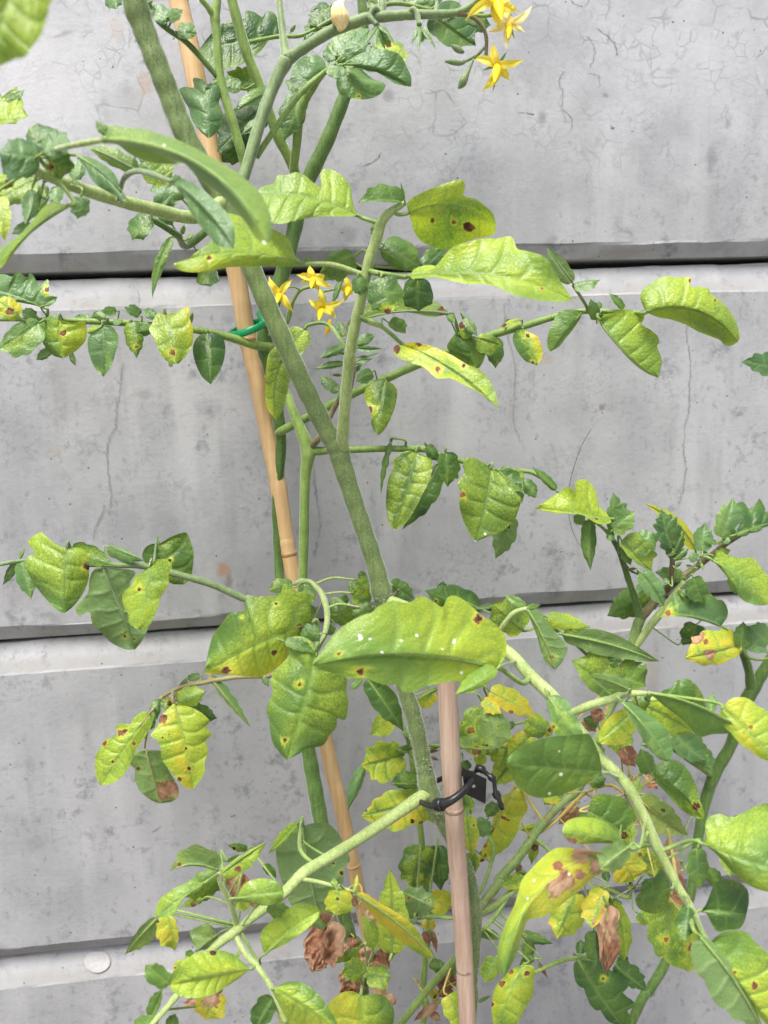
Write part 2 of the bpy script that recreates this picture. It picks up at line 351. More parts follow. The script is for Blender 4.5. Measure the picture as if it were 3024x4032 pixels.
PROF = [(0.0800, -0.0045), (0.0700, -0.0045), (0.0054, -0.0045), (0.0046, -0.0041), (0.0006, 0.0030), (0.0000, 0.0044), (0.0000, 0.05), (0.0, 0.11),
        (0.0000, 0.1762), (0.0005, 0.1776), (0.0068, 0.1918), (0.0078, 0.1930), (0.0700, 0.1932), (0.0800, 0.1932)]
def sleeper(k, dz, dy):
    r = random.Random(50 + k); nx = 480; xs = np.linspace(-1.2, 1.2, nx); V = []; m_ = len(PROF)
    jit = [np.convolve(np.array([r.gauss(0, 1) for _ in range(nx + 8)]), np.ones(9) / 9, 'valid') for _ in PROF]
    for i, x in enumerate(xs):
        for j, (y, z) in enumerate(PROF):
            amp = 0.0008 if j in (3, 4, 5, 8, 9, 10, 11) else 0
            V.append((x, y + dy + jit[j][i] * amp, z + dz + 0.2 * k + jit[(j + 3) % m_][i] * amp))
    Fc = [(i * m_ + j, i * m_ + (j + 1) % m_, (i + 1) * m_ + (j + 1) % m_, (i + 1) * m_ + j) for i in range(nx - 1) for j in range(m_)]
    Fc += [tuple(range(m_))[::-1], tuple((nx - 1) * m_ + j for j in range(m_))]
    o = mesh_obj('concrete_sleeper', V, Fc, M['concrete'], wall, smooth=False)
    return o
SL = {}
for k, dz, dy in ((-3, 0, 0), (-2, 0, .0005), (-1, 0, 0), (0, 0, .0004), (1, .0012, 0), (2, 0, 0)): SL[k] = sleeper(k, dz, dy)

def ribbon(name, spec, crop, w, parent, mat, seed=1, d=0.15, wob=3.0):
    """hairline crack: a wandering ribbon just proud of the concrete"""
    r = random.Random(seed); P = np.array([[*src(crop, *[float(v) for v in t.split(',')])] for t in spec.split()])
    Q = catmull(P, 14); Q[1:-1, 0] += np.array([r.gauss(0, wob) for _ in Q[1:-1]]) ; Q[1:-1, 1] += np.array([r.gauss(0, 1.0) for _ in Q[1:-1]])
    C = at(Q, d); T = np.gradient(C, axis=0); Nn = np.cross(T, [0, 1, 0]); Nn /= np.linalg.norm(Nn, axis=1)[:, None]
    ww = np.array([w * (0.35 + r.random()) for _ in Q]) * 0.0005; ww[0] = ww[-1] = 1e-5
    V = np.vstack([C + Nn * ww[:, None], C - Nn * ww[:, None]]); n = len(C)
    return mesh_obj(name, V, [(i, i + 1, n + i + 1, n + i) for i in range(n - 1)], mat, parent, smooth=False)
ribbon('hairline_crack', '1178,560 1180,660 1198,800 1192,960 1190,1080 1165,1190 1162,1330 1172,1400 1160,1530 1128,1640', 'F', .42, SL[0], M['crack'], 1)
ribbon('hairline_crack', '728,790 718,900 706,1000 690,1080 688,1180 645,1250 638,1400 648,1520 655,1620 640,1700', 'D', .40, SL[0], M['crack'], 2)
ribbon('hairline_crack', '618,130 600,200 575,250 548,335', 'G', .40, SL[0], M['crack'], 3)
ribbon('hairline_crack', '90,440 105,600 150,760 158,900 145,1100 160,1190 200,1280', 'F', .28, SL[0], M['crack'], 4)
ribbon('hairline_crack', '505,-20 520,60 530,150 542,220 538,300 515,390 508,440', 'H', .30, SL[0], M['crack'], 5)
ribbon('hairline_crack', '468,1130 470,1300 505,1420 515,1600', 'E', .30, SL[0], M['crack'], 6)
ribbon('hairline_crack', '815,355 828,420 822,470', 'D', .34, SL[0], M['crack'], 7, 1.9, 1.5)
ribbon('hairline_crack', '640,170 700,210 750,265 762,330', 'C', 0.42, SL[1], M['crack'], 8)
ribbon('hairline_crack', '580,210 625,270 628,330 600,400', 'C', 0.30, SL[1], M['crack'], 9)
ribbon('hairline_crack', '455,420 420,470 440,560 440,640 490,700 490,780', 'C', 0.32, SL[1], M['crack'], 10)
ribbon('hairline_crack', '590,435 650,450 660,510', 'C', 0.30, SL[1], M['crack'], 11)
ribbon('hairline_crack', '490,0 510,25 560,40', 'C', 0.42, SL[1], M['crack'], 12)
ribbon('hairline_crack', '170,668 230,672 270,680', 'C', 0.30, SL[1], M['crack'], 13)
ribbon('hairline_crack', '800,985 850,965 890,935 905,905', 'B', 0.36, SL[1], M['crack'], 14)
ribbon('hairline_crack', '725,740 740,770', 'C', 0.36, SL[1], M['crack'], 15)
ribbon('hairline_crack', '1370,430 1400,415', 'J', .5, SL[-1], M['crack'], 16)
ribbon('hairline_crack', '910,520 960,480', 'J', .4, SL[-1], M['crack'], 17)
def patch():
    r = random.Random(9); V = []; n = 40
    for rr in (0.0, 1.0):
        for i in range(n):
            a = 2 * math.pi * i / n; q = rr * (77 + r.gauss(0, 1.0))
            x, y = 577 + q * math.cos(a), 1288 + q * math.sin(a) * .86
            y = max(y, 1228)
            p = at(src('J', x, y), 0)                       # slide onto the sloping upper chamfer of the lower sleeper
            z0 = -0.2 + 0.1772 - 0.2
            for _ in range(6):
                f = min(max((p[2] + 0.2 + 0.0224) / 0.0142, 0), 1)
                dep = 0.0005 + (0.0070 - 0.0005) * f - 0.0004
                p = at(src('J', x, y), -dep * 1000)
            V.append(p)
    Fc = [(i, (i + 1) % n, n + (i + 1) % n, n + i) for i in range(n)]
    mesh_obj('white_patch', V, Fc, M['white'], SL[-2], smooth=False)
patch()
def hair():
    P = pts('F610,1190,1.6,3 555,1285,1.8,3 515,1390,1.8,3 485,1500,1.8,3 470,1600,1.8,4 I478,200,1.8,4 500,290,1.8,4 540,375,1.4,3', 'F')
    Q = catmull(P, 8); V, Fc = tube_geo(Q[:, :3], Q[:, 3], 5)
    o = mesh_obj('hair_strand', V, Fc, M['hair']); o['label'] = 'long thin curved dark hair stuck to the grey concrete wall'; o['category'] = 'hair'
hair()

# ------------------------------------------------------------------ plants: generator
PLANTS = {}
def plant(key, label, x, y):
    e = bpy.data.objects.new('tomato_plant', None); COL.objects.link(e); e.location = (x, y, GROUND_Z)
    e.empty_display_size = 0.05; e['label'] = label; e['category'] = 'plant'; e['group'] = 'tomato plants against the concrete wall'
    PLANTS[key] = dict(o=e, base=np.array([x, y, GROUND_Z]), stems=[], all=[])
    return e
def stem(key, name, spec, crop, mat, sides=12, ridge=0.03, dens=10, reg=True, snap=False):
    p = PLANTS[key]; P = pts(spec, crop)
    if snap and p['stems']: P = snapped(p['stems'], P)
    Q = catmull(P, dens); r = rng(spec); ph = r.random() * 6
    Q[:, 3] *= 1 + 0.035 * np.sin(np.arange(len(Q)) * 0.9 + ph)
    Q[:, 3] = np.maximum(Q[:, 3], 0.00025)
    V, Fc = tube_geo(Q[:, :3], Q[:, 3], sides, ridge)
    o = mesh_obj(name, V, Fc, M[mat], p['o'], p['base'])
    p['all'].append(Q)
    if reg: p['stems'].append(Q)
    return o, Q
def hairs(key, Q, n, ln, parent=None):
    """short pale hairs over a stem: real blades, too many to count"""
    p = PLANTS[key]; r = random.Random(n); V = []; C = Q[:, :3]; T = np.gradient(C, axis=0); T /= np.linalg.norm(T, axis=1)[:, None]
    for _ in range(n):
        i = r.randrange(1, len(C) - 2); f = r.random(); c = C[i] * (1 - f) + C[i + 1] * f; t = T[i]
        u = np.cross(t, [r.gauss(0, 1), r.gauss(0, 1), r.gauss(0, 1)]); u /= np.linalg.norm(u) + 1e-9
        b0 = c + u * Q[i, 3] * .97; w = np.cross(u, t) * .00007; tip = b0 + (u + t * r.uniform(-.4, .4)) * ln * r.uniform(.5, 1.2)
        V += [b0 - w, b0 + w, tip]
    o = mesh_obj('stem_hair', V, [(3 * i, 3 * i + 1, 3 * i + 2) for i in range(n)], M['hairs'], p['o'], p['base']); o['kind'] = 'stuff'
def snapped(stems, P, lim=0.045):
    A = np.vstack(stems); dd = np.linalg.norm(A[:, :3] - P[0, :3], axis=1); i = int(dd.argmin())
    if dd[i] < 0.001 or dd[i] > lim: return P
    return np.vstack([[*A[i, :3], P[0, 3]], P])

def parse(line, crop, g):
    o = dict(g); toks = line.split()
    a = toks[0]
    if a[0].isalpha(): crop = a[0]; a = a[1:]
    b_, t_ = a.split('>'); o['crop'] = crop
    o['b'] = np.array([float(v) for v in b_.split(',')]); o['t'] = np.array([float(v) for v in t_.split(',')])
    o['wl'], o['wr'] = [float(v) for v in toks[1].split('/')]
    for k in toks[2:]:
        if k == 'u': o['u'] = True
        elif k[0] in 'skw': o.setdefault(k[0] + 'p', []); o[k[0] + 'p'] = o[k[0] + 'p'] + [tuple(float(v) for v in q.split(',')) for q in k[1:].split(';')]
        elif k[0] == 'a': o['at'] = k[1:]
        elif k[0] in '<>': o[k[0]] = [tuple(float(v) for v in q.split(',')) for q in k[1:].split(';')]
        else: o[k[0]] = float(k[1:])
    return o

def sines(r, n, fx, fy):
    K = [(r.uniform(-fx, fx), r.uniform(-fy, fy), r.uniform(0, 6.28), r.uniform(.5, 1)) for _ in range(n)]
    return lambda X, Y: sum(a * np.sin(p * X + q * Y + s) for p, q, s, a in K) / n ** .5

def leaf_geo(o):
    """one leaflet blade: a grid along the midrib, lobed outline, quilted between the side veins"""
    r = rng(o['crop'], tuple(o['b']), tuple(o['t'])); c = o['crop']
    b_, t_ = o['b'], o['t']; e = t_ - b_; Ln = np.hypot(*e); dirr = e / Ln; n = np.array([-dirr[1], dirr[0]])
    d0 = o['d']; bias = 0.0 if o.get('u') else .34
    d1 = o.get('e', d0 + r.uniform(-4, 5) + (bias * .7 * e[1] * mpp(d0))); wl, wr = o['wl'], o['wr']; dry = o.get('x', 0)
    nt = int(np.clip(Ln / 5.5, 16, 110)); ns = int(np.clip(max(wl, wr) / 8, 4, 20))
    T = np.linspace(0, 1, nt + 1); bow = o.get('b_', 0) if 'b_' in o else o.get('B', r.uniform(-.03, .03))
    ctl = (b_ + t_) / 2 + n * bow * Ln * 2
    Mid = ((1 - T) ** 2)[:, None] * b_ + (2 * T * (1 - T))[:, None] * ctl + (T ** 2)[:, None] * t_
    Tg = np.gradient(Mid, axis=0); Tg /= np.linalg.norm(Tg, axis=1)[:, None]; Nm = np.stack([-Tg[:, 1], Tg[:, 0]], 1)
    p, q = o.get('p', .52), .55 + .75 * o.get('q', .82)
    h = T ** p * (1 - T) ** q; h /= h.max()
    lob = o.get('l', .13); nl = int(o.get('n', 4)); S = np.linspace(0, 1, ns + 1)
    mm = mpp((d0 + d1) / 2); cv = o.get('c', r.uniform(-.45, .15)); up = -1.0 if o.get('u') else 1.0
    nv = int(np.clip(Ln / 78, 3, 6)); w1, w2 = r.uniform(0, 6.28), r.uniform(0, 6.28); rows = {}
    wav = sines(r, 3, 9, 3); yf = sines(r, 4, 7, 4); cr = sines(r, 9, 34, 24); cr2 = sines(r, 5, 11, 8)
    V2 = []; DD = []; TT = []; SS = []; VE = []; HW = []
    for side, w, z in ((-1, wl, o.get('f', r.uniform(-.34, .34) - bias * n[1])), (1, wr, o.get('h', r.uniform(-.34, .34) + bias * n[1]))):
        ph = (T * (nl + r.uniform(-.3, .3)) + r.uniform(0, .3)) % 1.0
        saw = np.sin(np.pi * ph ** 1.7) ** .75
        env = np.clip((1 - T) * 5, 0, 1) * np.clip(T * 8, 0, 1)
        fine = .008 * np.sin(T * Ln / 7 + r.random() * 6)
        hw = 1.20 * h * (1 + lob * .25 - lob * 1.2 * env * (1 - saw) + fine * env) ; hw = np.maximum(hw, 0)
        sh = -.34 + .92 * np.clip(T / .5, 0, 1) ** .8; sh = sh * np.clip((1 - T) * 2.6, .05, 1)
        off = (w * hw)[:, None] * S[None, :]
        Tm = np.repeat(T[:, None], ns + 1, 1); Sm = np.repeat(S[None, :], nt + 1, 0)
        key_ = '<' if side < 0 else '>'
        if key_ in o:                                     # outline given point by point
            Eo = catmull(np.vstack([b_, np.array(o[key_]), t_]), 8); al = np.concatenate([[0], np.cumsum(np.linalg.norm(np.diff(Eo, axis=0), axis=1))]); al /= al[-1]
            tt = T ** .70
            Ed = np.stack([np.interp(tt, al, Eo[:, 0]), np.interp(tt, al, Eo[:, 1])], 1)
            wd_ = np.linalg.norm(Ed - Mid, axis=1); w = wd_.max(); hw = wd_ / w
            X = Mid[:, None, :] + (Ed - Mid)[:, None, :] * Sm[..., None]
        else:
            fwd = np.minimum(sh[:, None] * off, .55 * (1 - Tm) * Ln)
            X = Mid[:, None, :] + Nm[:, None, :] * (side * off)[..., None] + Tg[:, None, :] * fwd[..., None]
        wref = max(w, .45 * max(wl, wr))
        Tw = Tm + .035 * np.sin(5.2 * Tm + w1) + .022 * np.sin(11 * Tm + w2)
        qv = (Tw + .09 * Sm ** 2 - .03 * Sm) * nv + (0 if side < 0 else .45) + .16 * cr2(Tm * .5, Sm * side * .7)
        dist = np.abs(qv - np.round(qv))
        ve = np.exp(-(dist / .06) ** 2) * (1 - .55 * Sm) * np.clip(Sm * 30, 0, 1) * np.clip((1 - Tm) * 6, 0, 1)
        ve = np.maximum(ve, np.exp(-(Sm * wref / 9.0) ** 2))
        gr = 1 - np.exp(-(dist / .11) ** 2)                                   # narrow groove at each side vein, low dome between
        q2 = Sm * 4.2 + (qv - np.round(qv)) * (1.6 if side > 0 else -1.6) + .5 * cr2(Tm * .8, Sm * side); d2 = np.abs(q2 - np.round(q2))
        gr2 = 1 - .55 * np.exp(-(d2 / .13) ** 2) * np.clip(dist * 5, 0, 1)   # weaker cross veins
        quilt = (gr * gr2 * .62 + .38 * np.abs(np.sin(np.pi * qv)) + .22 * cr2(Tm * 1.5, Sm * side * 1.5)) * np.clip(Sm * 6, 0, 1) * (1 - .45 * Sm) * np.clip((1 - Tm) * 4, 0, 1)
        D = (z * Sm + cv * Sm ** 2) * hw[:, None] * wref * mm
        D += up * o.get('Q', .075) * wref * mm * hw[:, None] * quilt
        D += .17 * wref * mm * wav(Tm * 1.6, Sm * side) * Sm ** 1.5
        if dry:
            D += dry * .30 * max(wl, wr) * mm * (cr(Tm, Sm * side) * .8 + cr2(Tm, Sm * side)) * np.clip(Tm * 5, 0, 1)
            X = X + (dry * .09 * max(wl, wr)) * np.stack([cr2(Tm * 1.3, Sm * side + 2), cr(Tm + 3, Sm * side)], -1) * np.clip(Tm * 5, 0, 1)[..., None]
        D += (d0 + (d1 - d0) * Tm) + o.get('z', r.uniform(.02, .12) * Ln * mm) * 4 * Tm * (1 - Tm)
        rows[side] = (X, D, Tm, Sm * side, ve, np.repeat(hw[:, None], ns + 1, 1))
    cat = lambda i: np.concatenate([rows[-1][i][:, :0:-1], rows[1][i]], axis=1)
    X, D, Tm, Sm, ve, hw = [cat(i) for i in range(6)]
    nc = X.shape[1]; P = at(np.array([CROP[c][0], CROP[c][1]]) + X * KP, D)
    idx = np.arange((nt + 1) * nc).reshape(nt + 1, nc)
    Fc = np.stack([idx[:-1, :-1], idx[:-1, 1:], idx[1:, 1:], idx[1:, :-1]], -1).reshape(-1, 4)
    a, b2, c2 = P[nt // 2, nc // 2], P[nt // 2, nc // 2 + 1 if wr >= wl else nc // 2 - 1], P[nt // 2 + 1, nc // 2]
    nrm = np.cross(b2 - a, c2 - a) * (1 if wr >= wl else -1)   # winding normal is cross(b2-a, c2-a) for +s side
    facing = nrm @ (CO - a)
    if (facing < 0) == (not o.get('u')): Fc = Fc[:, ::-1]
    # colour fields
    Y = o.get('y', .08) + (.10 + .30 * o.get('y', .08)) * yf(Tm * 1.2, Sm) * .8
    Y += .4 * o.get('y', .08) * (.15 - .8 * ve)
    Y += o.get('m', 0) * (.85 - 1.0 * ve) * np.clip(.7 + .5 * cr2(Tm * .6, Sm), 0, 1.2)
    if 'Y' in o: Y += o['Y'] * (Tm - .5) * 1.4          # + yellow to the tip, - to the base
    if 'X' in o: Y += o['X'] * Sm                        # + yellow on the right half, - on the left
    Bn = np.zeros_like(Y); Wh = np.zeros_like(Y)
    spots = list(o.get('sp', []))
    for _ in range(int(o.get('r', 0))):
        i, j = r.randrange(nt // 6, nt), r.randrange(1, nc - 1); spots.append((*X[i, j], r.uniform(6, 16)))
    wob = np.clip(1 + .30 * cr(Tm * 1.5, Sm * 2) + .25 * cr2(Tm * 2, Sm * 2), .45, 2.2)
    for (sx, sy, sr) in spots:
        dd = np.hypot(X[..., 0] - sx, X[..., 1] - sy) * wob; sr = max(sr, 7.5)
        Bn = np.maximum(Bn, np.exp(-(dd / sr) ** 2 * .9)); Y = np.maximum(Y, .95 * np.exp(-(dd / (2.3 * sr)) ** 2))
    for (sx, sy, sr) in o.get('kp', []):
        dd = np.hypot(X[..., 0] - sx, X[..., 1] - sy) * wob; Bn = np.maximum(Bn, np.exp(-(dd / sr) ** 2 * .75))
        Y = np.maximum(Y, .9 * np.exp(-(dd / (1.4 * sr)) ** 2))
    for (sx, sy, sr) in o.get('wp', []):
        dd = np.hypot(X[..., 0] - sx, X[..., 1] - sy) * wob; Wh = np.maximum(Wh, np.exp(-(dd / max(sr, 7)) ** 2 * .8))
    drym = np.zeros_like(Y)
    if dry: Bn[:] = 1; drym[:] = min(1, dry)
    for (sx, sy, sr) in o.get('kp', []):
        if sr >= 32: drym = np.maximum(drym, np.clip(1.25 * np.exp(-(np.hypot(X[..., 0] - sx, X[..., 1] - sy) * wob / sr) ** 2 * .75) - .15, 0, 1))
    tone = np.clip(o.get('g', .5) + .12 * yf(Sm, Tm), 0, 1); pale = np.full_like(Y, o.get('v', 0))
    A1 = np.stack([np.clip(Y, 0, 1), Bn, np.clip(ve, 0, 1), tone], -1).reshape(-1, 4)
    A2 = np.stack([pale, Wh, drym, np.ones_like(Y)], -1).reshape(-1, 4)
    UVs = np.stack([Tm * Ln / 130.0, Sm * hw * max(wl, wr) / 130.0], -1).reshape(-1, 2) + np.array([r.random() * 9, r.random() * 9])
    mid3 = P[:, nc // 2]; nn = nrm / (np.linalg.norm(nrm) + 1e-12)
    if nn @ (CO - a) < 0: nn = -nn
    if o.get('u'): nn = -nn                              # nn points out of the upper face
    return P.reshape(-1, 3), Fc, A1, A2, UVs, mid3, nn, Ln * mm * .001

def blade(key, o, parent, rachis, name='leaflet', mats=None):
    p = PLANTS[key]
    P, Fc, A1, A2, UV, mid3, nn, Lm = leaf_geo(o)
    Vs, Fs, fm = [P], [tuple(f) for f in Fc], [0] * len(Fc); nV = len(P)
    rad = o.get('R', 1.0) * np.clip(.0105 * Lm + .00022, .0003, .0009)
    kk = max(3, int(len(mid3) * .9)); C = mid3[:kk:2] - nn * rad * .75
    segs = [(C, np.linspace(rad, rad * .25, len(C)))]
    if rachis is not None:                               # leaflet stalk down to the leaf stalk
        A = rachis[:, :3]; base = mid3[0]
        if 'at' in o:
            tgt = pts(o['at'] if o['at'].count(',') == 3 else o['at'] + ',1,%g' % o['d'], o['crop'])[0, :3]; i = int(np.linalg.norm(A - tgt, axis=1).argmin())
            mids = [tgt]
        else:
            i = int(np.linalg.norm(A - base, axis=1).argmin()); mids = []
            if np.linalg.norm(A[i] - base) > .012:        # nearer stem of the same plant
                A2_ = np.vstack(p['all'])[:, :3]; dq = np.linalg.norm(A2_ - base, axis=1); i2 = int(dq.argmin())
                if dq[i2] < .7 * np.linalg.norm(A[i] - base): A, i = A2_, i2
        end = A[i]; dist = np.linalg.norm(end - base)
        if dist > .0006:
            sag = base - (mid3[2] - mid3[0]) / (np.linalg.norm(mid3[2] - mid3[0]) + 1e-9) * min(dist * .25, .003)
            K = np.array([base, sag, *mids, end]); Q = catmull(K, 5)
            segs.append((Q, np.linspace(rad * 1.05, rad * 1.3, len(Q))))
    for C, R in segs:
        V2, F2 = tube_geo(C, R, 6)
        Vs.append(V2); Fs += [tuple(i + nV for i in f) for f in F2]; fm += [1] * len(F2); nV += len(V2)
        k = len(V2); A1 = np.vstack([A1, np.tile([0, 0, 1, .6], (k, 1))]); A2 = np.vstack([A2, np.tile([0, 0, 0, 1], (k, 1))]); UV = np.vstack([UV, np.zeros((k, 2))])
    ms = mats or [M['leaf'], M[o.get('M', 'stalk')]]
    return mesh_obj(name, np.vstack(Vs), Fs, ms, parent, p['base'], fm=fm, uv=UV, attrs=dict(leafcol=A1, leafcol2=A2))

def leaf(key, spec, crop, mat, lines, snap=True, sides=8, label=None, **g):
    """compound leaf: the stalk is the part, every leaflet a child of it"""
    g.setdefault('d', 60)
    ob, Q = stem(key, 'leaf', spec, crop, mat, sides, .03, 8, reg=False, snap=snap)
    if label: ob['label'] = label
    for ln in lines.strip().splitlines():
        ln = ln.strip()
        if ln:
            o = parse(ln, crop, g); o['M'] = mat if mat in ('ochre', 'brownstalk', 'bluestalk') else 'stalk'
            blade(key, o, ob, Q)
    return ob

def flower(key, crop, cx, cy, tips, cone, d, w=20, pale=False, sepals=(), ped=None):
    """flower: stamen cone with its green back is the part, each petal a child"""
    p = PLANTS[key]; c0 = at(src(crop, cx, cy), d)
    Q = catmull(pts('%g,%g,8,%g %g,%g,%g,%g %g,%g,%g,%g %g,%g,3,%g' % (cx, cy, d - 2, cx + .25 * (cone[0] - cx), cy + .25 * (cone[1] - cy), w * .75, d + 2,
                     cx + .6 * (cone[0] - cx), cy + .6 * (cone[1] - cy), w * .62, d + 5, cone[0], cone[1], d + 8), crop), 6)
    V, Fc = tube_geo(Q[:, :3], Q[:, 3], 8, .06); fm = [0] * len(Fc)
    calyx = pts('%g,%g,9,%g %g,%g,11,%g' % (cx, cy, d - 4, cx, cy, d - 1), crop); V2, F2 = tube_geo(calyx[:, :3], calyx[:, 3], 8)
    Fc = Fc + [tuple(i + len(V) for i in f) for f in F2]; fm += [1] * len(F2); V = np.vstack([V, V2])
    if ped is not None:
        Qp = catmull(pts('%g,%g,6,%g ' % (cx, cy, d - 3) + ped, crop), 6); V2, F2 = tube_geo(Qp[:, :3], Qp[:, 3], 6)
        Fc = Fc + [tuple(i + len(V) for i in f) for f in F2]; fm += [1] * len(F2); V = np.vstack([V, V2])
    fo = mesh_obj('flower', V, Fc, [M['cone'], M['stalk']], p['o'], p['base'], fm=fm)
    for i, (tx, ty) in enumerate(tips):
        r = rng(crop, tx, ty)
        o = dict(crop=crop, b=np.array([cx, cy], float), t=np.array([tx, ty], float), wl=w * r.uniform(.6, .85), wr=w * r.uniform(.6, .85), d=d, e=d + r.uniform(-9, 1),
                 l=.03, p=.42, q=.95, Q=.02, B=r.uniform(-.12, .12), f=.5, h=.5, z=r.uniform(1.5, 4))
        P, F_, A1, A2, UV, mid3, nn, Lm = leaf_geo(o)
        mesh_obj('petal', P, F_, M['palepetal'] if pale else M['petal'], fo, p['base'], uv=UV)
    for (tx, ty) in sepals:
        o = dict(crop=crop, b=np.array([cx, cy], float), t=np.array([tx, ty], float), wl=7, wr=7, d=d - 3, e=d - 6, l=0, Q=0, g=.45, v=.3)
        P, F_, A1, A2, UV, mid3, nn, Lm = leaf_geo(o)
        mesh_obj('sepal', P, F_, M['leaf'], fo, p['base'], uv=UV, attrs=dict(leafcol=A1, leafcol2=A2))
    return fo
def lump(key, name, spec, crop, mat, sides=10):
    p = PLANTS[key]; Q = catmull(pts(spec, crop), 6); V, Fc = tube_geo(Q[:, :3], np.maximum(Q[:, 3], 5e-5), sides, .05)
    return mesh_obj(name, V, Fc, M[mat], p['o'], p['base'])
# ------------------------------------------------------------------ stakes and ties
def stake(name, label, spec, crop, mat, nodemat, nodes, sides=16):
    P = pts(spec, crop); Q = catmull(P, 14); e = bpy.data.objects.new(name, None); COL.objects.link(e)
    base = np.array([P[-1, 0], P[-1, 1], GROUND_Z]); e.location = base; e['label'] = label; e['category'] = 'stake'
    r = rng(name); Q[:, 3] *= 1 + .012 * np.array([r.gauss(0, 1) for _ in Q])
    V, Fc = tube_geo(Q[:, :3], Q[:, 3], sides); mesh_obj('shaft', V, Fc, M[mat], e, base)
    for f in nodes:
        i = int(f * (len(Q) - 2)); C = Q[i:i + 2, :3]; t = (C[1] - C[0]) / np.linalg.norm(C[1] - C[0]); rr = Q[i, 3]
        cs = np.array([C[0] - t * .0012, C[0] - t * .0004, C[0] + t * .0004, C[0] + t * .0012]); V, Fc = tube_geo(cs, [rr * 1.0, rr * 1.05, rr * 1.04, rr * 1.0], sides)
        mesh_obj('node_ring', V, Fc, M[nodemat], e, base)
    return e
def to_ground(spec, crop, r):
    """world point where the last visible direction meets the soil"""
    P = pts(spec, crop); a, b = P[-2, :3], P[-1, :3]; t = (GROUND_Z - .03 - b[2]) / (b[2] - a[2]); q = b + (b - a) * t
    return ' @%.4f,%.4f,%.4f,%.5f' % (q[0], q[1], q[2], r)
s = 'A1010,-420,50,26 A1060,0,52,28 A1130,300,53,29 A1232,800,52,30 E52,300,51,31 E104,600,51,31 E170,900,51,32 E232,1200,51,32 E290,1500,51,33 H335,300,49,33 H372,500,48,34 H590,1600,47,36 K652,300,46,37 K700,520,45,37 K738,700,44,38 K800,1000,44,38'
stake('bamboo_cane', 'slim golden bamboo cane with a green ring tie, close to the wall', s + to_ground(s, 'A', .0042), 'A', 'cane', 'canenode', (.33, .62))
s = 'H1292,1080,63,128 H1318,1600,64,128 K1345,500,62,127 K1375,900,61,126 K1402,1300,60,125 K1419,1659,59,124'
stake('weathered_stake', 'thick weathered pinkish stake with a black plastic clip tie', s + to_ground(s, 'H', .0042), 'H', 'dowel', 'dowelnode', (.30, .75))

def green_tie():
    n = 56; m_ = 10; Vs = []
    for i in range(n):
        a = 2 * math.pi * i / n
        for j in range(m_):
            b_ = 2 * math.pi * j / m_; k = 1 + .085 * math.cos(b_)                      # flat oval section, 4 mm high and 2 mm thick
            x = 120 + 114 * k * math.cos(a); d = 40 + 13.5 * k * math.sin(a)
            y = 592 - .36 * (x - 120) + 16 * math.sin(a) + 25 * np.sign(math.sin(b_)) * abs(math.sin(b_)) ** .6
            Vs.append(at(src('E', x, y), d))
    Fs = [(i * m_ + j, i * m_ + (j + 1) % m_, ((i + 1) % n) * m_ + (j + 1) % m_, ((i + 1) % n) * m_ + j) for i in range(n) for j in range(m_)]
    nv = len(Vs); P = catmull(pts('E215,560,16,46 E195,530,16,42 E180,503,14,38', 'E'), 6); V, F_ = tube_geo(P[:, :3], P[:, 3], 8); Fs += [tuple(i + nv for i in f) for f in F_]
    o = mesh_obj('plant_tie', np.vstack([np.array(Vs), V]), Fs, M['greentie']); o['label'] = 'bright green plastic ring tie around bamboo cane and stem'; o['category'] = 'plant tie'
green_tie()
def black_tie():
    e = bpy.data.objects.new('clip_tie', None); COL.objects.link(e); base = at(src('K', 1330, 300), 128); e.location = base
    e['label'] = 'black plastic clip tie holding stem to the weathered stake'; e['category'] = 'plant tie'
    P = pts('K1450,175,20,126 1440,215,22,134 1405,265,24,139 1340,320,26,142 1285,348,31,141 1270,356,33,140', 'K'); Q = catmull(P, 8)
    V, F_ = tube_geo(Q[:, :3], Q[:, 3], 12); mesh_obj('strap', V, F_, M['black'], e, base)
    P = pts('K1270,356,42,140 1240,358,42,138 1236,358,30,137', 'K'); Q = catmull(P, 5); V, F_ = tube_geo(Q[:, :3], Q[:, 3], 12); mesh_obj('collar', V, F_, M['black'], e, base)
    P = pts('K1250,357,25,138 1205,362,22,134 1150,345,18,126 1130,320,17,118 1150,280,16,107 1220,225,16,106 1300,190,17,112 1400,170,19,117 1450,175,20,122', 'K'); Q = catmull(P, 8)
    V, F_ = tube_geo(Q[:, :3], Q[:, 3], 12); mesh_obj('strap', V, F_, M['black'], e, base)
    cs = [(1388, 138), (1459, 170), (1532, 203), (1529, 277), (1526, 352), (1463, 322), (1400, 290), (1394, 214)]; hc = (1456, 246)
    hole = [(hc[0] + 11 * math.cos(a), hc[1] + 10 * math.sin(a)) for a in [math.radians(225 + 45 * i) for i in range(8)]]
    V = [at(src('K', *q), d - .05 * (q[0] - 1388)) for d in (136, 133.6) for q in cs + hole]; F_ = []
    for i in range(8):
        j = (i + 1) % 8
        F_ += [(i, j, 8 + j, 8 + i), (16 + i, 24 + i, 24 + j, 16 + j), (i, 16 + i, 16 + j, j), (8 + i, 8 + j, 24 + j, 24 + i)]
    mesh_obj('plate', V, F_, M['black'], e, base, smooth=False)
    P = pts('K1468,160,16,124 1480,138,30,125 1512,150,32,126 1518,160,20,126 1545,182,17,127 1552,188,28,127 1572,205,30,128 1576,216,17,128 1584,280,17,130 1586,288,33,130 1598,310,33,130 1604,322,20,131 1614,345,17,131 1618,355,22,131 1626,388,14,132', 'K')
    V, F_ = tube_geo(P[:, :3], P[:, 3] * .82, 12); mesh_obj('peg', V, F_, M['black'], e, base)
black_tie()

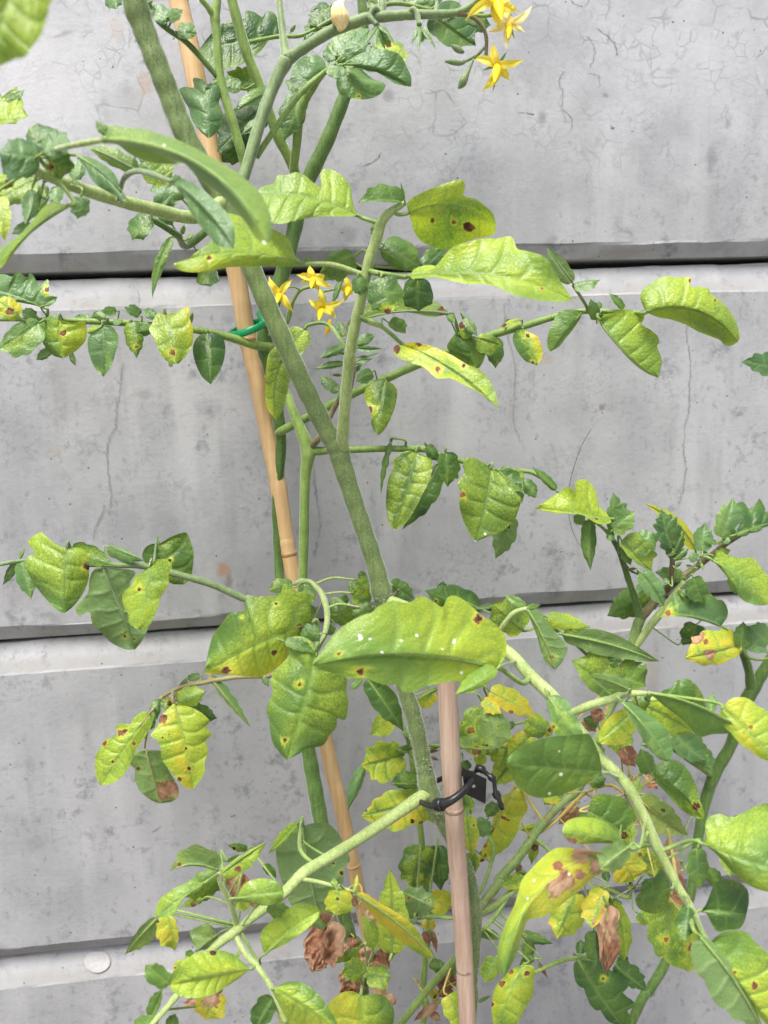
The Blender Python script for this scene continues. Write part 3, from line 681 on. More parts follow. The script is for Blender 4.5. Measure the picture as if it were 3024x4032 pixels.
# ------------------------------------------------------------------ plants: stems
plant('front', 'tall tomato plant with thick fuzzy stem clipped to the weathered stake', .028, -.118)
plant('back', 'tomato plant tied with the green ring to the bamboo cane', .0, -.04)
plant('right', 'untied tomato plant with a bare dark stem beside the wall', .10, -.055)
_, MQ = stem('front', 'stem', 'A770,-330,65,122 A797,0,66,121 A862,200,59,120 A940,400,59,120 A1018,600,59,119 A1100,800,60,119 A1230,1040,60,118 A1340,1190,69,118 A1425,1430,58,118 E135,240,55,118 E250,500,55,118 E385,800,55,118 E480,1000,55,118 E580,1200,56,118 E640,1300,60,118 E672,1400,60,118 E738,1600,55,118 H808,300,55,118 H872,500,56,118 H908,660,65,118 H925,720,60,118 H1040,1200,54,117 H1100,1400,54,117 H1148,1620,52,116 K1165,150,53,116 K1192,290,67,116 K1245,410,48,115 K1330,580,43,112 K1425,760,39,112 K1455,900,37,112 K1470,1000,41,112 K1466,1200,35,112 K1445,1450,36,112 K1425,1750,39,114 @0.0280,-0.1180,-0.4100,0.0048', 'A', 'stem', 18, .04)
stem('front', 'side_shoot', 'K1475,985,30,112 K1600,830,30,105 L60,800,30,102 L170,680,30,98 L290,510,28,94 L430,350,27,90 L545,245,27,86 I650,1520,28,78 I710,1370,28,75 I800,1150,32,72 I875,880,34,70 I902,805,34,70', 'K', 'scab', 12)
stem('front', 'side_shoot', 'I902,805,30,70 I872,700,22,70 I822,550,19,72 I780,420,17,74 I742,345,16,76', 'I', 'stemdark', 10)
stem('front', 'side_shoot', 'I902,805,30,70 I1000,695,27,70 I1090,605,24,72 I1250,490,21,72 I1400,372,17,74 I1500,310,13,76', 'I', 'purple', 10)
stem('front', 'side_shoot', 'K1480,1010,26,112 L10,975,24,112 L110,900,22,112 L200,830,20,110', 'K', 'scab', 10)
stem('front', 'side_shoot', 'K1465,1160,26,111 K1340,1280,24,100 K1180,1460,24,90 K1030,1650,24,85 K930,1790,22,80', 'K', 'stalk', 10)
stem('front', 'side_shoot', 'A1345,1190,40,118 B85,1060,33,116 B190,720,33,114 B280,480,34,112 B345,355,40,112', 'A', 'bluestalk', 12)
stem('front', 'side_shoot', 'B345,355,36,112 B325,220,22,110 B300,0,20,106 B285,-150,18,104', 'B', 'bluestalk', 10)
stem('front', 'side_shoot', 'E690,1310,26,114 E690,1150,15,108 E725,950,13,106 E745,820,11,104 E705,650,8,103 E682,560,5,102', 'E', 'purple', 8)
hairs('front', MQ, 15000, .0009)
_, BQ = stem('back', 'stem', 'B785,-160,26,44 B790,0,27,46 B800,150,30,46 B760,400,34,45 B690,570,36,44 B590,820,40,43 B480,1050,42,42 B430,1170,44,42 B385,1380,43,42 E310,300,44,42 E245,500,44,42 E212,680,48,42 E250,850,40,40 E290,1100,38,38 E310,1300,32,36 H285,100,30,34 H290,300,28,34 H300,560,28,36 H340,900,38,44 H420,1300,46,52 K475,50,48,56 K510,250,50,58 K545,440,50,60 K600,700,48,62 K680,1000,48,64 K720,1150,47,64 K790,1450,47,62 @0.0000,-0.0400,-0.4100,0.0048', 'B', 'stemdark', 14)
hairs('back', BQ, 3500, .0005)
stem('back', 'stem', 'H420,1200,34,50 H425,850,34,56 H442,560,29,58 E455,1500,31,58 E470,1320,42,58 E400,1130,28,56 E350,1000,27,52 E290,850,24,46 E240,720,22,42', 'H', 'stalk', 12)
stem('back', 'side_shoot', 'E480,1300,26,58 E545,1230,20,62 E620,1080,17,64 E670,990,15,66 E730,880,12,66', 'E', 'purple', 8)
stem('back', 'side_shoot', 'B410,1220,34,42 B390,1010,30,46 B290,800,30,50 B185,510,29,52 B100,290,29,54 B20,0,28,56 B-20,-150,26,58', 'B', 'stalk', 12)
stem('back', 'side_shoot', 'B395,1150,26,42 B388,1000,26,52 B402,880,25,58 B432,650,26,64 B520,480,24,70 B585,410,16,74', 'B', 'stalk', 10)
stem('back', 'side_shoot', 'B400,1290,26,42 A1480,1130,27,60 A1448,960,27,66 A1390,750,26,68 A1312,480,25,68 A1290,230,23,68 A1278,110,26,68 A1290,0,22,68 A1295,-120,20,68', 'A', 'stalk', 10)
stem('back', 'side_shoot', 'A1278,120,18,68 A1240,50,16,70 A1190,-10,14,72', 'A', 'stalk', 8)
stem('back', 'side_shoot', 'H1050,1480,22,62 K1080,0,24,60 K1105,250,22,60 K1135,480,22,60 K1160,700,23,60 K1175,880,22,60 K1190,1050,20,60 K1165,1300,22,62 K1150,1500,24,64 K1140,1720,25,64 @0.0020,-0.0500,-0.4100,0.0030', 'H', 'stalk', 10)
stem('right', 'stem', 'I1700,1010,36,58 I1620,1140,38,56 I1562,1240,44,55 I1500,1360,39,54 L1440,0,38,53 L1350,160,40,52 L1290,330,37,52 L1240,580,35,52 L1200,880,34,53 L1060,1270,34,55 L960,1450,34,56 L840,1659,34,57 @0.1000,-0.0550,-0.4100,0.0042', 'I', 'stemdark', 14)
stem('right', 'stem', 'I1562,1240,36,55 I1545,1110,29,57 I1500,980,27,60 I1485,930,22,62', 'I', 'stemdark', 10)
stem('right', 'stem', 'I1700,1010,34,58 I1780,800,32,56 F1800,1900,30,54 F1790,1300,26,52 F1770,860,20,56', 'I', 'stemdark', 10)

# ------------------------------------------------------------------ front plant: leaves
leaf('front', 'E672,1330,34,118 E680,1200,36,124 E700,930,33,132 E727,700,33,138 E757,550,32,141 E792,400,31,144 E832,200,30,146 B882,1410,31,148 B908,1320,29,149 B962,1258,24,150 B1052,1203,13,150', 'E', 'rachis', '''
B1070,1262>1588,1335 135/175 f.35 h-.7 g.55 y.38 d150 q.5 l.14 k1430,1350,30;1335,1322,16;1210,1305,17 a1000,1272 B-.17 <1060,1210;1100,1170;1180,1130;1260,1100;1340,1072;1390,1072;1405,1110;1395,1160;1460,1180;1520,1220;1570,1270 >1085,1310;1100,1370;1140,1430;1200,1460;1290,1485;1380,1450;1460,1420;1560,1400;1585,1370
B765,1278>150,1150 85/190 d146 e148 l.34 n3 g.75 y.30 f.7 h-.5 B.07 <700,1285;600,1285;500,1290;400,1310;300,1330;230,1300;170,1200 >735,1190;725,1110;690,1060;640,1020;580,1000;545,1030;550,1110;500,1080;450,1040;400,1022;340,1040;290,1040;265,1090;200,1110
E1075,280>2045,425 255/75 d150 e172 l.13 n3 g.8 y.42 f-.3 h.7 z8 q.7 a900,268 s1860,358,9 B-.08 <1100,240;1180,215;1260,220;1290,150;1350,100;1430,80;1500,60;1600,58;1660,45;1690,60;1715,120;1760,130;1850,155;1900,190;1940,270;1990,340;2030,400 >1080,300;1150,295;1230,290;1320,310;1420,330;1520,330;1600,350;1680,390;1780,415;1880,430;1970,435
E925,95>1142,235 78/72 d142 g.35 y.12 l.06 a900,82
E1165,228>1282,108 50/60 d138 g.22 v.2
E908,288>950,512 88/92 d152 e156 g.3 y.12 q.6 s945,492,22
E1120,298>1132,490 78/74 d128 g.12 q.5 l.03
E772,288>788,402 38/44 d150 g.4 v.3
E738,165>540,262 85/62 d140 g.4 y.15 l.2 a800,128
E690,215>560,310 30/50 d138 g.5 y.2
E1070,702>1602,1070 72/92 d150 e172 B-.05 g.6 y.5 Y-.3 q.6 l.06 k1002,715,22;1130,684,18 s1245,830,20;1395,815,14 a905,580 <1040,690;1100,675;1180,690;1260,720;1340,760;1420,810;1490,840;1550,900;1590,990 >1000,690;978,720;1000,760;1060,790;1150,820;1200,860;1240,890;1320,890;1400,930;1480,970;1560,1030
E952,560>1055,625 52/18 d146 g.4 a900,585
E450,600>285,1140 105/92 d106 e100 B.14 g.4 y.15 m.55 q.5 a600,574 <480,610;485,670;440,740;400,800;370,870;350,980;320,1080 >400,580;350,600;300,680;240,740;220,850;215,960;225,1060;260,1110
B900,1320>862,1420 30/34 d146 g.4 y.2
B1045,1190>1020,1080 9/7 d152 g.4
B1035,1200>765,1205 12/78 d150 e154 B.06 g.35 f.5 h-.4
''', sides=14, d=146)
leaf('front', 'E455,210,11,147 E620,215,14,146 E800,275,16,145', 'E', 'rachis', '''
E442,208>-345,214 62/185 d146 e172 B.09 l.10 n3 g.72 y.38 f.75 h-.5 z6 s-115,172,16 w-318,212,9 <400,225;250,222;100,225;0,230;-100,250;-200,260;-280,250 >420,180;380,150;370,80;300,20;200,-20;100,-60;0,-90;-80,-40;-130,10;-100,70;-180,130;-240,180;-300,205
E470,215>475,165 18/20 d147 g.6
''', snap=False)
leaf('front', 'E725,952,10,106 E740,830,8,105 E700,650,6,103', 'E', 'purple', '''
E690,692>530,770 26/24 g.06 v.35
E682,800>498,836 20/18 g.06 v.4
E762,690>876,630 30/26 g.06 v.35
E762,712>920,710 14/16 g.05 v.4
E752,772>900,735 8/10 g.05 v.3
E745,802>866,770 10/12 g.05 v.3
E682,640>655,545 34/34 g.12 v.3 l.2
E740,860>795,795 12/12 g.1 v.3
E655,962>540,870 34/28 g.25 v.4
E705,935>732,862 20/18 g.25 v.2
E668,872>610,872 8/8 g.02
E690,985>640,1000 20/16 g.3 v.3
E700,745>640,742 6/7 g.05
''', d=100, Q=.03)
# the leaf that reaches across to the lower right; its first leaflet is the broad pale one over the stem
leaf('front', 'H930,700,40,118 H1100,760,38,130 H1350,870,38,152 I100,1000,40,170 I250,1150,40,177 I380,1272,42,182 I480,1395,38,186 L660,70,37,190 L820,240,36,195 L920,420,34,198 L990,585,36,200 L1100,800,31,203 L1200,970,27,206 L1262,1110,23,207 L1330,1215,17,208', 'H', 'rachis', '''
H1592,1102>498,1088 185/345 d188 e206 l.15 n3 q.72 p.45 g.85 v.12 f.40 h-.55 c-.05 s1480,815,26;785,1132,24;655,1018,9 w1117,905,17;1340,942,13;1025,940,8;780,914,13;840,928,9;912,1010,14;1383,1130,14;1270,985,6 aI200,1190,1,182 B.07 y.34 Y-.25 <1560,1130;1470,1170;1400,1180;1330,1180;1270,1190;1180,1210;1110,1240;1060,1248;1030,1235;1000,1200;920,1200;860,1180;800,1160;720,1165;680,1150;600,1125;540,1105 >1640,1040;1652,960;1630,890;1570,830;1500,790;1450,740;1400,700;1350,672;1310,675;1290,700;1270,740;1220,710;1170,680;1120,678;1100,700;1050,715;980,700;900,730;850,770;790,790;700,840;620,910;560,990;510,1060
H1590,1110>1340,1262 30/62 d192 e200 g.75 y.2 l.1
I360,1268>525,1520 95/66 d192 e200 g.6 v.35 y.15 s385,1450,12 q.5 <420,1265;480,1310;500,1370;540,1430;560,1500 >345,1310;360,1380;375,1440;400,1500;460,1530
L672,165>112,118 155/235 d206 e216 g.5 y.10 X-.06 q.45 p.45 l.03 f-.15 h.3 w362,290,11;430,178,11;420,40,8 aL760,190,1,196 <640,190;580,230;480,280;380,310;290,315;210,280;150,220 >665,100;650,40;600,-60;540,-60;440,-55;330,-40;230,0;160,40;112,80
L965,172>1277,445 112/76 d186 e194 B-.06 g.4 y.15 Y.3 k1230,366,26 l.08 q.5 <1000,120;1060,92;1130,100;1190,160;1235,250;1255,330;1280,400 >980,210;1040,270;1090,330;1150,390;1220,430
L962,168>900,20 52/40 d188 g.35 y.08
L825,620>92,1382 105/235 d198 e226 g.6 y.62 Y-.55 l.06 q.7 f.3 h-.2 k560,640,75;640,720,50;470,810,58;400,850,46;412,718,26;540,770,40 w480,770,12;270,808,9;232,915,11 a900,600 B.2 <760,700;680,760;620,790;520,880;420,960;330,1020;240,1040;205,1110;180,1200;140,1300 >790,640;720,648;640,640;560,620;480,612;400,615;330,660;260,730;200,800;175,880;150,960;100,1060;60,1180;50,1290;70,1350
L822,606>438,522 30/118 d206 e212 B.06 g.7 y.25 f.2 h-.3 k485,600,44;560,610,36 a900,600 <760,590;650,585;560,590;480,580 >790,560;740,500;680,450;600,432;530,432;470,450;442,490
L826,612>662,742 62/74 d212 e216 u g.45 y.15 q.4 a900,604
L1275,592>1960,800 275/205 d210 e226 g.7 y.22 l.10 q.6 v.15 k1462,408,26 aL1130,590,1,203 <1290,540;1285,480;1310,430;1380,410;1430,430;1520,400;1600,360;1720,350;1850,450;1930,650 >1330,630;1390,690;1450,760;1540,830;1640,870;1800,880
L1082,852>868,918 98/118 d206 e210 g.25 y.08 q.5 X-.1 f-.1 h.5 <1075,900;1060,960;1020,1000;950,1000;890,970 >1070,800;1025,740;980,790;920,850;880,900
L1265,985>1530,1010 180/118 d206 g.16 v.1 q.38 p.45 l.03 <1290,950;1310,900;1340,830;1390,800;1450,805;1500,825;1540,870;1545,940 >1300,1010;1320,1060;1360,1110;1420,1100;1490,1090;1520,1050
L1240,618>1252,856 56/54 d204 g.4 v.15 q.5
L1186,968>1166,1172 42/54 d214 g.2 v.1 q.5
L1195,1110>1190,1352 72/104 d210 g.55 y.4 X-.5 s1208,1205,26 q.5
L1312,1182>1760,1760 215/60 d220 e228 g.75 y.42 Y.5 l.10 s1460,1352,12;1580,1430,16;1400,1300,7 f-.2 <1340,1150;1400,1110;1480,1100;1540,1120;1580,1170;1659,1240;1760,1350;1820,1550 >1360,1250;1420,1350;1500,1470;1600,1610
L1255,1138>1640,1730 36/140 d222 e226 u g.6 v.3 B-.04 q.6
''', sides=14, d=200)
leaf('front', 'I480,1375,24,186 I600,1325,28,190 I720,1290,27,192 I830,1255,22,194 I965,1252,14,196', 'I', 'rachis', '''
I832,1226>595,1145 40/34 d196 u g.45 y.1 B.05
I960,1255>1520,1478 34/120 d198 e206 B-.06 g.4 v.4 f-.1 h-.9 l.12 n3 <1040,1265;1120,1295;1200,1320;1300,1370;1400,1420;1470,1455 >1000,1290;1060,1340;1130,1390;1190,1450;1250,1510;1330,1495;1440,1490
I1390,1345>1770,1720 140/70 d202 e214 g.6 y.5 l.08 s1558,1456,14
I790,1298>1075,1658 88/84 d200 e206 g.45 v.35 y.1 q.5 B-.04 <850,1310;920,1350;980,1400;1050,1460;1080,1530;1095,1600 >810,1350;850,1420;900,1500;950,1580;1010,1640
I862,1360>655,1545 84/78 d190 g.55 y.5 m.2 q.5 <880,1420;860,1490;810,1545;750,1560;690,1555 >840,1340;780,1350;720,1390;680,1440;655,1490
I850,1300>962,1312 44/44 d188 g.4 y.2
I1010,1292>1292,1345 135/22 d188 B-.06 g.35 y.12 f.3 <1030,1240;1090,1215;1110,1180;1170,1165;1220,1190;1260,1240;1285,1300 >1090,1300;1180,1320;1240,1350
I930,1330>1215,1482 92/84 d182 g.5 y.42 q.5
I1318,1360>1332,1248 28/30 d180 g.4 v.4
''', snap=False, sides=10, d=190)
leaf('front', 'H1350,860,16,150 I40,930,17,152 I80,860,17,155 I150,775,17,158 I225,748,14,160', 'I', 'rachis', '''
I228,755>396,1112 112/62 d160 e164 u g.4 y.12 B-.03 s375,1036,13 q.6 <300,760;350,830;400,890;450,950;470,990;440,1060 >250,820;290,920;310,1000;340,1070
I222,738>95,660 24/24 d158 g.45 v.2
I228,740>310,725 14/16 d160 g.4
''', d=140)
leaf('front', 'I765,1240,12,76 I735,1190,12,100 I640,1080,11,122 I480,930,11,128 I330,850,10,127 I200,880,9,125 I60,800,8,112 I-60,745,7,92', 'I', 'stalk', '''
I205,872>22,718 80/95 d128 g.28 y.3 q.5 s130,930,18 f-.1
I345,798>608,862 38/52 d130 g.6 y.4
I440,900>1015,1062 62/82 d132 e128 u g.45 y.15 Q.03 B-.03 q.7 s490,876,8 <470,870;560,870;640,870;720,890;790,920;860,960;940,1010 >460,950;540,980;640,1020;760,1040;860,1055;950,1062
I740,1270>490,1052 52/150 d135 g.45 y.2 X.1
I760,1130>936,1212 104/66 d132 g.45 y.2 s765,1080,13
I590,1090>800,1060 84/40 d130 g.22
H1480,742>1162,640 66/76 d86 g.25 s1230,705,7 l.1
H1570,730>1470,752 14/16 d96 g.3 v.5
H1280,640>1240,610 30/34 d84 g.15
''', snap=True, d=128)
# the leaf that sweeps down to the lower left from the clip
leaf('front', 'K1175,298,42,117 K1150,308,41,120 K900,480,37,136 K650,640,37,150 K450,762,38,160 K330,880,33,166 K150,1020,30,172 J1390,1115,30,178 J1250,1230,26,184 J1050,1490,22,190 J980,1575,20,191 J915,1650,17,192 J800,1790,14,194', 'K', 'rachis', '''
K442,482>560,1102 235/195 d128 e122 u g.65 v.8 q.6 p.45 l.08 B.02 s440,580,8;622,706,9;666,762,9 k575,1025,34 aK425,620,8,150 <520,465;600,475;660,540;700,620;722,690;690,720;680,830;640,960;600,1050 >390,460;330,520;285,570;282,660;300,760;340,880;370,950;440,970;490,1070
K405,472>234,652 22/36 d134 g.6 y.3 aK432,560,8,140
K50,910>330,880 102/72 d190 e194 g.72 v.15 y.2 q.45 l.03 w130,822,6 aJ1380,935,1,176 <70,860;110,815;180,795;250,800;310,830 >90,930;160,950;240,955;310,930
K236,950>364,1022 42/48 d188 g.55 y.1 q.45
K212,1242>541,988 112/88 d186 g.72 y.35 v.1 q.5 l.05 aK178,1296,8,182 <190,1170;195,1110;240,1060;300,1010;380,960;450,950;520,960 >260,1220;330,1190;400,1140;470,1090;530,1030
J1290,1130>1165,1232 30/95 d160 g.4 y.2 u l.05
J1150,1235>1100,1262 18/24 d165 g.35
J895,1616>966,1440 42/20 d186 g.45 y.05
J930,1655>775,1690 20/52 d192 g.7 v.2
J1005,1690>1042,1596 30/34 d188 g.3
''', sides=14, d=180)
leaf('front', 'J1405,1085,18,176 J1370,950,18,178 J1312,830,16,180 J1298,765,13,180', 'J', 'rachis', '''
J1315,770>1588,574 20/58 d178 e170 g.55 y.4 l.12 k1415,740,20
J1290,745>1008,752 12/92 d176 B.14 g.35 y.25 s1066,712,14 u
J1296,762>1075,902 86/52 d170 g.45 y.2
J1212,822>928,1026 64/80 d188 e194 g.7 y.25 v.15 q.5 <1180,870;1100,900;1070,950;1040,1000;990,1030 >1150,810;1080,830;1010,870;950,920;925,980
J1200,918>1072,966 22/24 d172 g.3 y.4 k1150,965,22
J1000,1020>1042,1226 32/82 d168 g.4 y.6 s935,1050,12
J930,1030>740,1248 62/26 d166 e160 u g.35 y.25
J1420,760>1360,925 75/70 x.55 d160
J1392,918>1492,972 30/38 d165 y.6 g.6
J1490,925>1560,972 22/24 x.6 d160
J1470,620>1348,596 20/24 d160 g.35 y.2 k1390,618,13
J1350,692>1422,650 10/12 d160 g.2 v.3
J1330,660>1352,695 8/9 d160 g.2 v.3
J1570,715>1642,792 26/24 d158 g.3
''', snap=False, d=176)
leaf('front', 'J1395,1130,20,178 J1460,1245,19,184 J1530,1320,18,190 J1602,1425,17,193 J1650,1530,15,195 J1700,1650,14,196', 'J', 'rachis', '''
J1482,1330>1008,1425 112/116 d192 e198 q.42 p.42 l.03 g.78 y.42 v.12 k1265,1238,18 <1430,1380;1340,1440;1250,1490;1150,1505;1070,1495;1020,1460 >1440,1290;1390,1245;1310,1222;1220,1225;1130,1255;1060,1310;1015,1370
K270,1450>655,1705 138/112 d196 g.5 y.42 X.35 q.5 l.05 h-.3 <330,1415;400,1408;470,1430;540,1490;590,1560;640,1640 >270,1520;290,1600;320,1680;420,1740;540,1750
K262,1500>150,1710 52/62 d194 g.22
J1006,1420>864,1308 58/52 d190 g.62 v.15 q.5
J1100,1282>1024,1362 26/30 d186 y.6 s1040,1326,11
J1275,1465>1222,1636 86/72 d180 g.5 y.85 q.5 k1255,1512,52
J1172,1542>1084,1534 24/26 x.8 d178
J1290,1455>1310,1480 24/24 x.7 d181
''', snap=False, d=190)
leaf('front', 'K440,800,14,162 K520,812,13,166 K600,832,12,170 K745,872,10,174', 'K', 'rachis', '''
K655,862>640,1014 74/66 d178 g.6 y.6 q.55 s648,916,12
K640,850>618,790 18/16 d176 g.55 y.2
K752,878>1222,1268 82/62 d178 e162 B-.04 g.55 y.85 Y-.55 q.6 f-.1 h-.5 l.05 <820,885;900,940;980,985;1060,1040;1120,1100;1160,1170;1210,1230 >790,930;850,1010;930,1090;1020,1170;1110,1230;1180,1270
K750,872>764,764 12/11 d178 y.8
''', snap=False, d=176)
# left, over the top-left of the wall
leaf('front', 'A1330,1195,40,120 A1150,1290,36,128 A900,1240,35,138 A700,1190,34,146 A450,1110,33,156 A300,1050,31,162 A200,1000,27,168 A222,930,16,172', 'A', 'rachis', '''
A232,932>-5,905 125/82 d186 e192 g.2 v.5 q.42
A216,886>222,732 52/118 d180 g.16 v.35 q.45 p.4
A262,900>395,788 60/76 d188 g.35 v.45 q.5
A302,920>362,1070 92/42 d182 g.32 y.15 k300,990,22;215,905,16
A470,940>772,1202 66/52 d174 e182 B-.05 g.25 v.45 <520,930;590,960;660,1010;700,1070;720,1140 >510,1000;540,1060;590,1110;660,1150;730,1190
A482,962>428,1082 40/40 d160 g.3 v.5
A482,1165>460,1302 50/50 d165 g.3 v.5
A392,1220>-50,1625 90/45 B.06 d178 e186 g.75 y.3 <350,1260;270,1320;180,1390;100,1480;30,1570 >340,1200;270,1220;200,1300;120,1390;40,1450;-40,1530
A212,1072>-45,1205 70/62 d160 g.5 y.25
A190,1130>150,1340 42/40 d165 g.3 v.5
A260,1100>230,1270 36/36 d158 g.4 y.2
A340,1110>310,1215 40/34 d150 g.3 v.45
A165,1328>68,1392 26/24 d160 g.3 v.5
A80,1062>-30,1105 40/40 d168 y.6 k50,1090,24
A5,1165>32,1435 45/50 d172 y.6 g.5
''', sides=12, d=170)
leaf('front', 'A222,930,12,172 A320,890,14,186 A425,865,16,198 A640,826,15,206', 'A', 'rachis', '''
A622,832>1592,1450 112/122 B-.15 d206 e238 q.5 p.42 l.04 g.55 v.3 y.22 f-.1 h-.25 w1568,1440,10;975,862,9;740,820,7 <640,745;740,755;860,770;1000,810;1120,860;1250,930;1400,1020;1520,1120;1590,1230;1615,1330;1605,1420 >660,850;800,880;950,905;1060,960;1110,975;1180,1060;1280,1130;1380,1220;1450,1310;1510,1400;1560,1450
A640,800>568,718 24/26 d206 g.35
A640,838>1108,972 60/95 d200 e206 u g.35 y.35 B-.05 w1018,920,9 <700,800;850,790;1000,830;1080,900 >700,860;780,920;880,960;1000,975
''', snap=False, d=206)
leaf('front', 'A700,1195,12,148 A730,1070,15,158 A800,1018,16,166 A900,1032,15,176 A1022,1080,13,186', 'A', 'bluestalk', '''
A1022,1078>1388,1476 92/96 B-.05 d188 e206 g.3 v.6 q.6 l.06 <1080,1060;1150,1090;1230,1150;1310,1220;1370,1300;1395,1400 >1060,1130;1100,1180;1120,1240;1180,1330;1240,1400;1300,1460
A790,1005>508,868 36/56 d162 u g.5 y.35
A842,962>1012,1092 92/60 d150 g.35 y.25 q.5
A812,1000>790,930 14/14 d166 g.4 v.5
''', snap=False, d=176)
leaf('front', 'A-230,640,20,160 A-120,690,14,152', 'A', 'rachis', '''
A-50,705>168,690 150/34 d150 l.3 n3 g.45 y.35 s152,548,8
A-40,660>150,530 30/60 d146 g.35 v.2 l.3
''', snap=False, d=150)
leaf('front', 'A420,-520,24,262 A160,-270,18,262', 'A', 'rachis', '''
A150,-255>-90,440 215/210 d262 e266 g.75 y.38 q.5 p.42 l.04 c-.1
''', snap=False, d=262)
leaf('front', 'B165,930,18,112 B300,730,17,108 B430,550,17,102 B585,415,14,96', 'B', 'stalk', '''
B585,410>385,558 60/95 d96 g.3 v.65 l.08 <550,440;500,480;450,520;410,550 >560,350;500,320;440,340;390,390;370,450;375,510
B620,345>842,168 85/80 d90 g.3 v.6 l.15 Q.08
B682,388>1084,516 112/84 B-.08 d98 e104 g.35 v.7 l.06 q.6 <740,340;800,310;880,290;960,300;1020,330;1060,400;1085,460 >740,390;790,410;830,430;880,430;930,460;1000,500
B690,400>800,592 130/66 d92 g.55 v.5 q.45 y.1 s772,572,8 <760,390;810,430;860,470;930,500;910,550;860,580 >650,440;640,490;650,540;680,570;740,585
B640,386>630,472 42/44 d100 g.2 v.5
B690,390>782,402 32/12 d96 g.5 y.25
B850,280>1064,425 100/60 d86 g.3 y.25 s950,265,20;965,315,9
B640,330>560,300 40/40 d92 g.25 v.6
B470,530>330,480 40/44 d100 g.3 v.55
B420,560>330,842 62/74 d60 g.2 v.2 l.12
''', snap=False, d=95)
# flowers of the front plant
stem('front', 'flower_truss', 'B345,355,36,112 B440,290,30,114 B600,190,31,116 B740,135,31,117 B830,108,30,118 B1000,92,27,118 B1100,86,26,118 B1350,76,20,118 B1480,0,16,118 B1560,-60,14,118', 'B', 'bluestalk', 10)
stem('front', 'flower_truss', 'B1350,80,14,118 B1440,95,13,118 B1500,150,12,118 B1530,220,11,117 B1530,340,10,116 B1552,378,8,115', 'B', 'purple', 8)
stem('front', 'flower_truss', 'B1522,280,8,116 B1470,330,9,115 B1395,368,9,114', 'B', 'bluestalk', 8)
stem('front', 'flower_truss', 'B1400,85,10,118 B1520,95,10,118 B1620,80,9,118 B1680,90,9,118', 'B', 'stalk', 8)
flower('front', 'B', 1595, -5, [(1403, 125), (1640, 190), (1520, -110), (1690, -60), (1730, 60)], (1622, 125), 122, 40)
flower('front', 'B', 1668, 140, [(1804, 28), (1535, 190), (1648, 290), (1620, 60), (1760, 190)], (1660, 230), 118, 26, pale=True, sepals=((1665, 240), (1700, 235), (1650, 60)), ped='1640,90,6,118')
flower('front', 'B', 1600, 385, [(1575, 245), (1440, 345), (1497, 545), (1758, 350), (1672, 482)], (1578, 492), 118, 33, sepals=((1565, 555), (1655, 300), (1500, 420)), ped='1552,378,7,115')
lump('front', 'flower_bud', 'B680,10,12,118 665,25,22,119 652,60,42,120 662,110,50,120 665,150,34,120 655,185,8,120', 'B', 'cream')
lump('front', 'flower_bud', 'B1400,310,6,115 1380,302,15,115 1350,285,17,115 1320,265,4,115', 'B', 'bluestalk')
lump('front', 'flower_bud', 'B1402,372,7,114 1370,374,14,114 1330,368,15,114 1284,364,5,114', 'B', 'bluestalk')
lump('front', 'flower_bud', 'B1455,350,6,115 1425,420,10,115 1402,460,22,115 1385,495,24,115 1366,525,6,115', 'B', 'bluestalk')
leaf('front', 'B905,85,14,118 B868,50,14,120 B840,95,13,121 B880,150,16,122', 'B', 'bluestalk', '''
B885,150>800,282 14/12 g.3 v.5
B890,155>932,302 13/13 g.3 v.5
B895,150>992,272 13/12 g.3 v.5
B882,160>872,292 11/11 g.3 v.4
B890,150>960,210 9/9 g.3 v.4
''', snap=False, d=122, l=0, Q=.01)
leaf('front', 'B1060,88,14,118 B1095,52,13,120 B1118,80,13,121 B1132,150,16,122', 'B', 'bluestalk', '''
B1130,145>1085,262 12/12 g.3 v.5
B1135,150>1126,325 10/10 g.3 v.4
B1140,145>1234,294 13/12 g.3 v.5
B1138,150>1180,240 12/11 g.3 v.5
''', snap=False, d=122, l=0, Q=.01)
lump('front', 'young_fruit', 'B1138,170,10,120 1142,205,22,120 1146,232,20,120 1148,248,4,120', 'B', 'stalk')
lump('front', 'young_fruit', 'B905,190,12,120 925,220,22,120 945,245,24,120 955,272,6,120', 'B', 'stalk')
stem('front', 'flower_truss', 'B905,95,22,117 B912,40,24,116 B915,-40,22,114', 'B', 'bluestalk', 8, reg=False)
stem('front', 'flower_truss', 'B1230,70,12,118 B1240,20,12,116 B1250,-30,12,116', 'B', 'bluestalk', 8, reg=False)

# side shoot of the front plant, right
leaf('front', 'I742,345,12,76 I690,280,11,78 I650,248,9,80', 'I', 'stalk', '''
I722,215>274,152 62/150 d84 l.26 n3 g.5 y.3 m.2 f.6 h-.3 k640,215,8 <725,240;650,245;560,195;480,185;380,180 >700,180;650,130;640,60;600,0;560,-20;515,0;510,50;470,25;430,50;370,90;310,130
I600,222>606,526 36/44 d78 g.35 v.2 l.1
I570,225>500,200 30/34 d78 g.4 v.5
I735,292>740,54 32/70 d82 l.32 n3 g.4 v.45 Q.08
I735,280>868,172 70/60 d84 l.25 g.45 v.35 y.15 Q.08
I728,295>718,352 20/22 d82 g.35 v.4
''', d=80)
leaf('front', 'I780,430,8,75 I835,516,8,74 I890,545,7,76', 'I', 'purple', '''
I790,345>972,532 105/26 d82 l.14 g.4 v.3 y.3 Q.08
I880,320>992,400 60/70 d80 l.12 g.35 v.35 Q.08
I800,386>846,492 28/30 d80 g.25 v.35
I902,535>1046,742 54/46 d84 g.35 v.45 l.1
I962,650>702,792 66/76 d60 g.3 y.08 q.65
I1000,735>918,736 18/20 d62 g.15
I835,516>880,510 8/8 d76 g.2 v.4
''', d=78)
